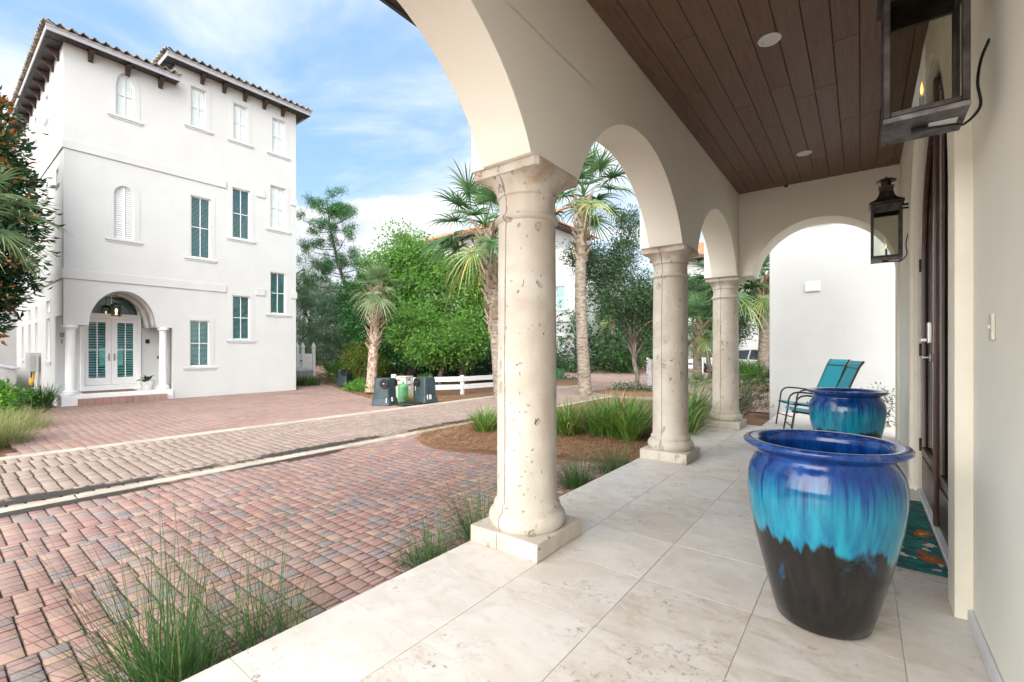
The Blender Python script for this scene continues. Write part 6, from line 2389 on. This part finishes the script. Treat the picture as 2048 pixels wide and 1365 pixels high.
# gate beside the white house
gt = empty('white_gate', (-20.05, 11.09, GZ), 0, 'white vinyl gate with pointed post caps beside the white house', 'gate')
P3 = [(0, 0), (-0.40, -0.30), (-0.60, -0.46), (-1.6, -1.22)]
for i, (x, y) in enumerate(P3[:3]):
    mb = MB().box((x - .06, y - .06, 0), (x + .06, y + .06, 1.62))
    s = .08
    mb.box((x - s, y - s, 1.621), (x + s, y + s, 1.66))
    mb.add([(x - s * .8, y - s * .8, 1.661), (x + s * .8, y - s * .8, 1.661), (x + s * .8, y + s * .8, 1.661), (x - s * .8, y + s * .8, 1.661), (x, y, 1.86)], [(0, 1, 4), (1, 2, 4), (2, 3, 4), (3, 0, 4)])
    mb.build('post', M['trimwhite'], gt)
for (a, b) in ((P3[0], P3[1]), (P3[1], P3[2]), (P3[2], P3[3])):
    A, B = Vector((*a, 0)), Vector((*b, 0))
    d = (B - A).normalized()
    mb = MB()
    for k in range(6):
        mb.bar(A + d * .08 + Vector((0, 0, .22 + k * .2)), B - d * .08 + Vector((0, 0, .22 + k * .2)), 0.04, 0.194)
    mb.build('panel', M['trimwhite'], gt, bevel=0.004)
for z in (.45, .97):
    MB().box((-.44, -.40, z), (-.30, -.37, z + .05)).build('hinge', M['blackmetal'], gt)
ac = empty('air_conditioner', (-19.75, 10.25, GZ), 0.5, 'grey air conditioner unit before the white gate', 'air conditioner')
MB().box((-.42, -.42, 0.02), (.42, .42, 0.62)).build('case', M['heater'], ac, bevel=0.04)
mb = MB()
for k in range(8):
    mb.box((-.40, -.428, .08 + k * .065), (.40, -.4205, .11 + k * .065))
    mb.box((.4205, -.40, .08 + k * .065), (.428, .40, .11 + k * .065))
mb.build('grille', M['fascia'], ac)
MB().lathe([(0.0, .70), (.30, .68), (.36, .64), (.36, .621)], 28).build('fan_cover', M['fascia'], ac, smooth=40)

# grey wooden fence at the far left
gf = empty('grey_fence', (-22.0, HY0 - 0.4, GZ), 0, 'low grey capped board fence at the left side of the white house', 'fence')
mb = MB()
for k in range(80):
    mb.box((-k * 0.14 - 0.132, -0.02, 0.0), (-k * 0.14, 0.02, 0.86))
mb.build('board', M['lightwood'], gf)
MB().box((-11.2, -0.07, 0.861), (0.02, 0.07, 0.92)).build('cap_rail', M['fascia'], gf, bevel=0.01)


# far houses
def far_house(label, x0, x1, y0, depth, zt, zledge, wins, roof=None, front='y'):
    r = empty('far_house', (x1, y0, GZ), 0, label, 'house')
    b = Vector((x1, y0, GZ))
    inv = Matrix.Translation(b).inverted()
    F = inv @ frame_matrix((0, y0, 0), (1, 0, 0), (0, 0, 1))
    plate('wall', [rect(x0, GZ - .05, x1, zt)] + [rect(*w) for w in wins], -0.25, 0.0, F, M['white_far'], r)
    mb = MB()
    mb.box(tuple(Vector((x1 - .25, y0 + .251, GZ - .05)) - b), tuple(Vector((x1, y0 + depth, zt)) - b))
    mb.box(tuple(Vector((x0, y0 + .251, GZ - .05)) - b), tuple(Vector((x0 + .25, y0 + depth, zt)) - b))
    mb.box(tuple(Vector((x0 + .251, y0 + .251, zt - .1)) - b), tuple(Vector((x1 - .251, y0 + depth, zt)) - b))
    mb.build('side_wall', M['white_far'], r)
    if zledge:
        mb = MB().box(tuple(Vector((x0, y0 - .12, zledge)) - b), tuple(Vector((x1 + .12, y0 - .001, zledge + .2)) - b))
        mb.box(tuple(Vector((x0, y0 - .07, GZ - .05)) - b), tuple(Vector((x1 + .08, y0 - .002, zledge - 0.001)) - b)) if not wins else None
        mb.build('ledge', M['white_far'], r, bevel=.02)
    for w in wins:
        window(r, F, *w, 0, 'blind', trim=0.16, muntin=(0, 1), proud=0.05)
    if roof:
        zs = zt - .25
        sl = math.radians(22)
        rel = lambda x, y, z: tuple(Vector((x, y, z)) - b)
        n = int((x1 - x0 + 1.6) / 0.36)
        s_tile('roof', rel(x0 - .8, y0 - .95, zs + .22), (1, 0, 0), (0, math.cos(sl), math.sin(sl)), n, 5.5, 9, 1, r, M['terracotta'], pitch=(x1 - x0 + 1.6) / n, amp=.06)
        n2 = int((depth + 1.6) / 0.36)
        s_tile('roof', rel(x1 + .95, y0 - .8, zs + .22), (0, 1, 0), (-math.cos(sl), 0, math.sin(sl)), n2, 5.5, 9, 1, r, M['terracotta'], pitch=(depth + 1.6) / n2, amp=.06)
        mb = MB().box(rel(x0 - .8, y0 - .85, zs), rel(x1 + .85, y0 - .001, zs + .1))
        mb.box(rel(x1 + .001, y0, zs), rel(x1 + .85, y0 + depth, zs + .1))
        mb.box(rel(x0 - .8, y0 - .95, zs - .08), rel(x1 + .95, y0 - .851, zs + .2))
        mb.build('eave', M['corbel'], r)
        x = x0 + .4
        while x < x1:
            mb = MB(); corbel_mb(mb, F, x, zs - .001, .62, .55, .26); mb.build('bracket', M['corbel'], r)
            x += 1.35
    return r


far_house('far white house with terracotta roof rising above the bright trees', -36.0, -21.2, 31.6, 8, 12.2, None, [(-30.4, 9.2, -29.3, 10.9), (-25.6, 9.2, -24.5, 10.9)], roof=True)
far_house('far white stucco house wall with small windows right of the nearest column', -25.0, -16.2, 28.4, 8, 8.7, 3.35, [(-17.75, 4.3, -16.95, 6.0), (-17.55, 1.15, -17.15, 2.35)])
far_house('far white house with terracotta roof between the middle and farthest columns', -14.0, -5.5, 40.2, 8, 9.3, 3.3, [(-10.35, 0.75, -9.55, 2.2), (-10.6, 4.6, -9.7, 6.3), (-12.9, 4.6, -12.0, 6.3)], roof=True)

far_house('distant white house wall past the grey fence at the left edge', -50.0, -40.0, -4.0, 12, 5.0, None, [])
far_house('unseen white stucco house added past the left edge to shade the side wall', -27.5, -17.6, -13.5, 7.2, 8.0, None, [(-25, 5, -24, 7), (-21, 5, -20, 7), (-25, 1, -24, 3), (-21, 1, -20, 3)], roof=True)  # never in view: added to keep low light off the white house's side wall
# plain white wall of the next house beyond the end arch
nb = empty('next_house', (-1.60, 11.4, GZ), 0, 'plain white stucco wall of the next house beyond the end arch', 'house')
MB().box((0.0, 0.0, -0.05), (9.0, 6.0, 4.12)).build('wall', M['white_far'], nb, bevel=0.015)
MB().box((-0.04, -0.06, 4.121), (9.0, 6.0, 4.20)).build('coping', M['white'], nb)
v = MB().box((0.66, -0.03, 2.72), (0.93, -0.001, 2.92)).build('vent', M['whiteplastic'], nb, bevel=0.006)
mb = MB()
for k in range(3):
    mb.box((0.69, -0.042, 2.745 + k * .055), (0.90, -0.0305, 2.78 + k * .055))
mb.build('louvre', M['whiteplastic'], v)


# parked cars
def car(x, y, rz, label, mat='carwhite'):
    r = empty('parked_car', (x, y, GZ), rz, label, 'car', 'cars parked on the far street')
    # side profile of a hatchback, extruded with a narrower cabin
    body = [(-2.1, .35), (-2.1, .70), (-1.95, .86), (-1.0, .95), (2.0, .98), (2.1, .80), (2.12, .35)]
    mb = MB()
    n = len(body)
    for ysg in (0,):
        lv = [(-.82, .0), (-.86, .03), (.86, .03), (.82, .0)]
    mb.prism(body, lambda u, v, w: (u, w - .86, v), 1.72)
    mb.build('body', M[mat], r, bevel=.07, seg=3)
    cab = [(-1.05, .94), (-.25, 1.42), (.2, 1.50), (1.2, 1.46), (1.95, .97)]
    mb = MB()
    lo_ = [(u, -.80, v) if v < 1 else (u, -.62, v) for u, v in cab]
    hi_ = [(u, .80, v) if v < 1 else (u, .62, v) for u, v in cab]
    k = len(cab)
    mb.add(lo_ + hi_, [list(range(k))[::-1], [k + i for i in range(k)]] + [(i, i + 1, k + i + 1, k + i) for i in range(k - 1)])
    mb.build('cabin_glass', M['carglass'], r, bevel=.03)
    mb = MB()
    for s in (-1, 1):
        mb.tube([(-1.05, s * .81, .95), (-.25, s * .635, 1.44), (.2, s * .63, 1.515), (1.2, s * .63, 1.475), (1.95, s * .81, .98)], .035, 6)
        mb.tube([(.45, s * .64, 1.48), (.5, s * .82, .97)], .035, 6)
    mb.add([(-.25, -.6, 1.45), (.2, -.6, 1.525), (1.2, -.6, 1.485), (1.2, .6, 1.485), (.2, .6, 1.525), (-.25, .6, 1.45)], [(0, 1, 4, 5), (1, 2, 3, 4)])
    mb.build('roof', M[mat], r)
    for wx in (-1.3, 1.3):
        for s in (-1, 1):
            wo = MB().lathe([(0.0, -.1), (.2, -.1), (.22, -.11), (.31, -.1), (.33, 0), (.31, .1), (.22, .11), (.2, .1), (0.0, .1)], 24).build('wheel', M['rubber'], r, smooth=40)
            wo.matrix_local = Matrix.Translation((wx, s * .80, .33)) @ Matrix.Rotation(PI / 2, 4, 'X')
            MB().lathe([(0.0, -.115), (.19, -.112), (.19, .112), (0.0, .115)], 18).build('rim', M['nickel'], wo, smooth=40)
    for s in (-1, 1):
        MB().box((-2.13, s * .62 - .16, .62), (-2.0, s * .62 + .16, .76)).build('headlight', M['ledwhite'], r, bevel=.03)
    return r


car(-4.2, 28.4, math.radians(160), 'silver white car behind the palmetto right of the farthest column')
car(-7.2, 33.4, math.radians(165), 'white car farther back, mostly hidden by the farthest column')
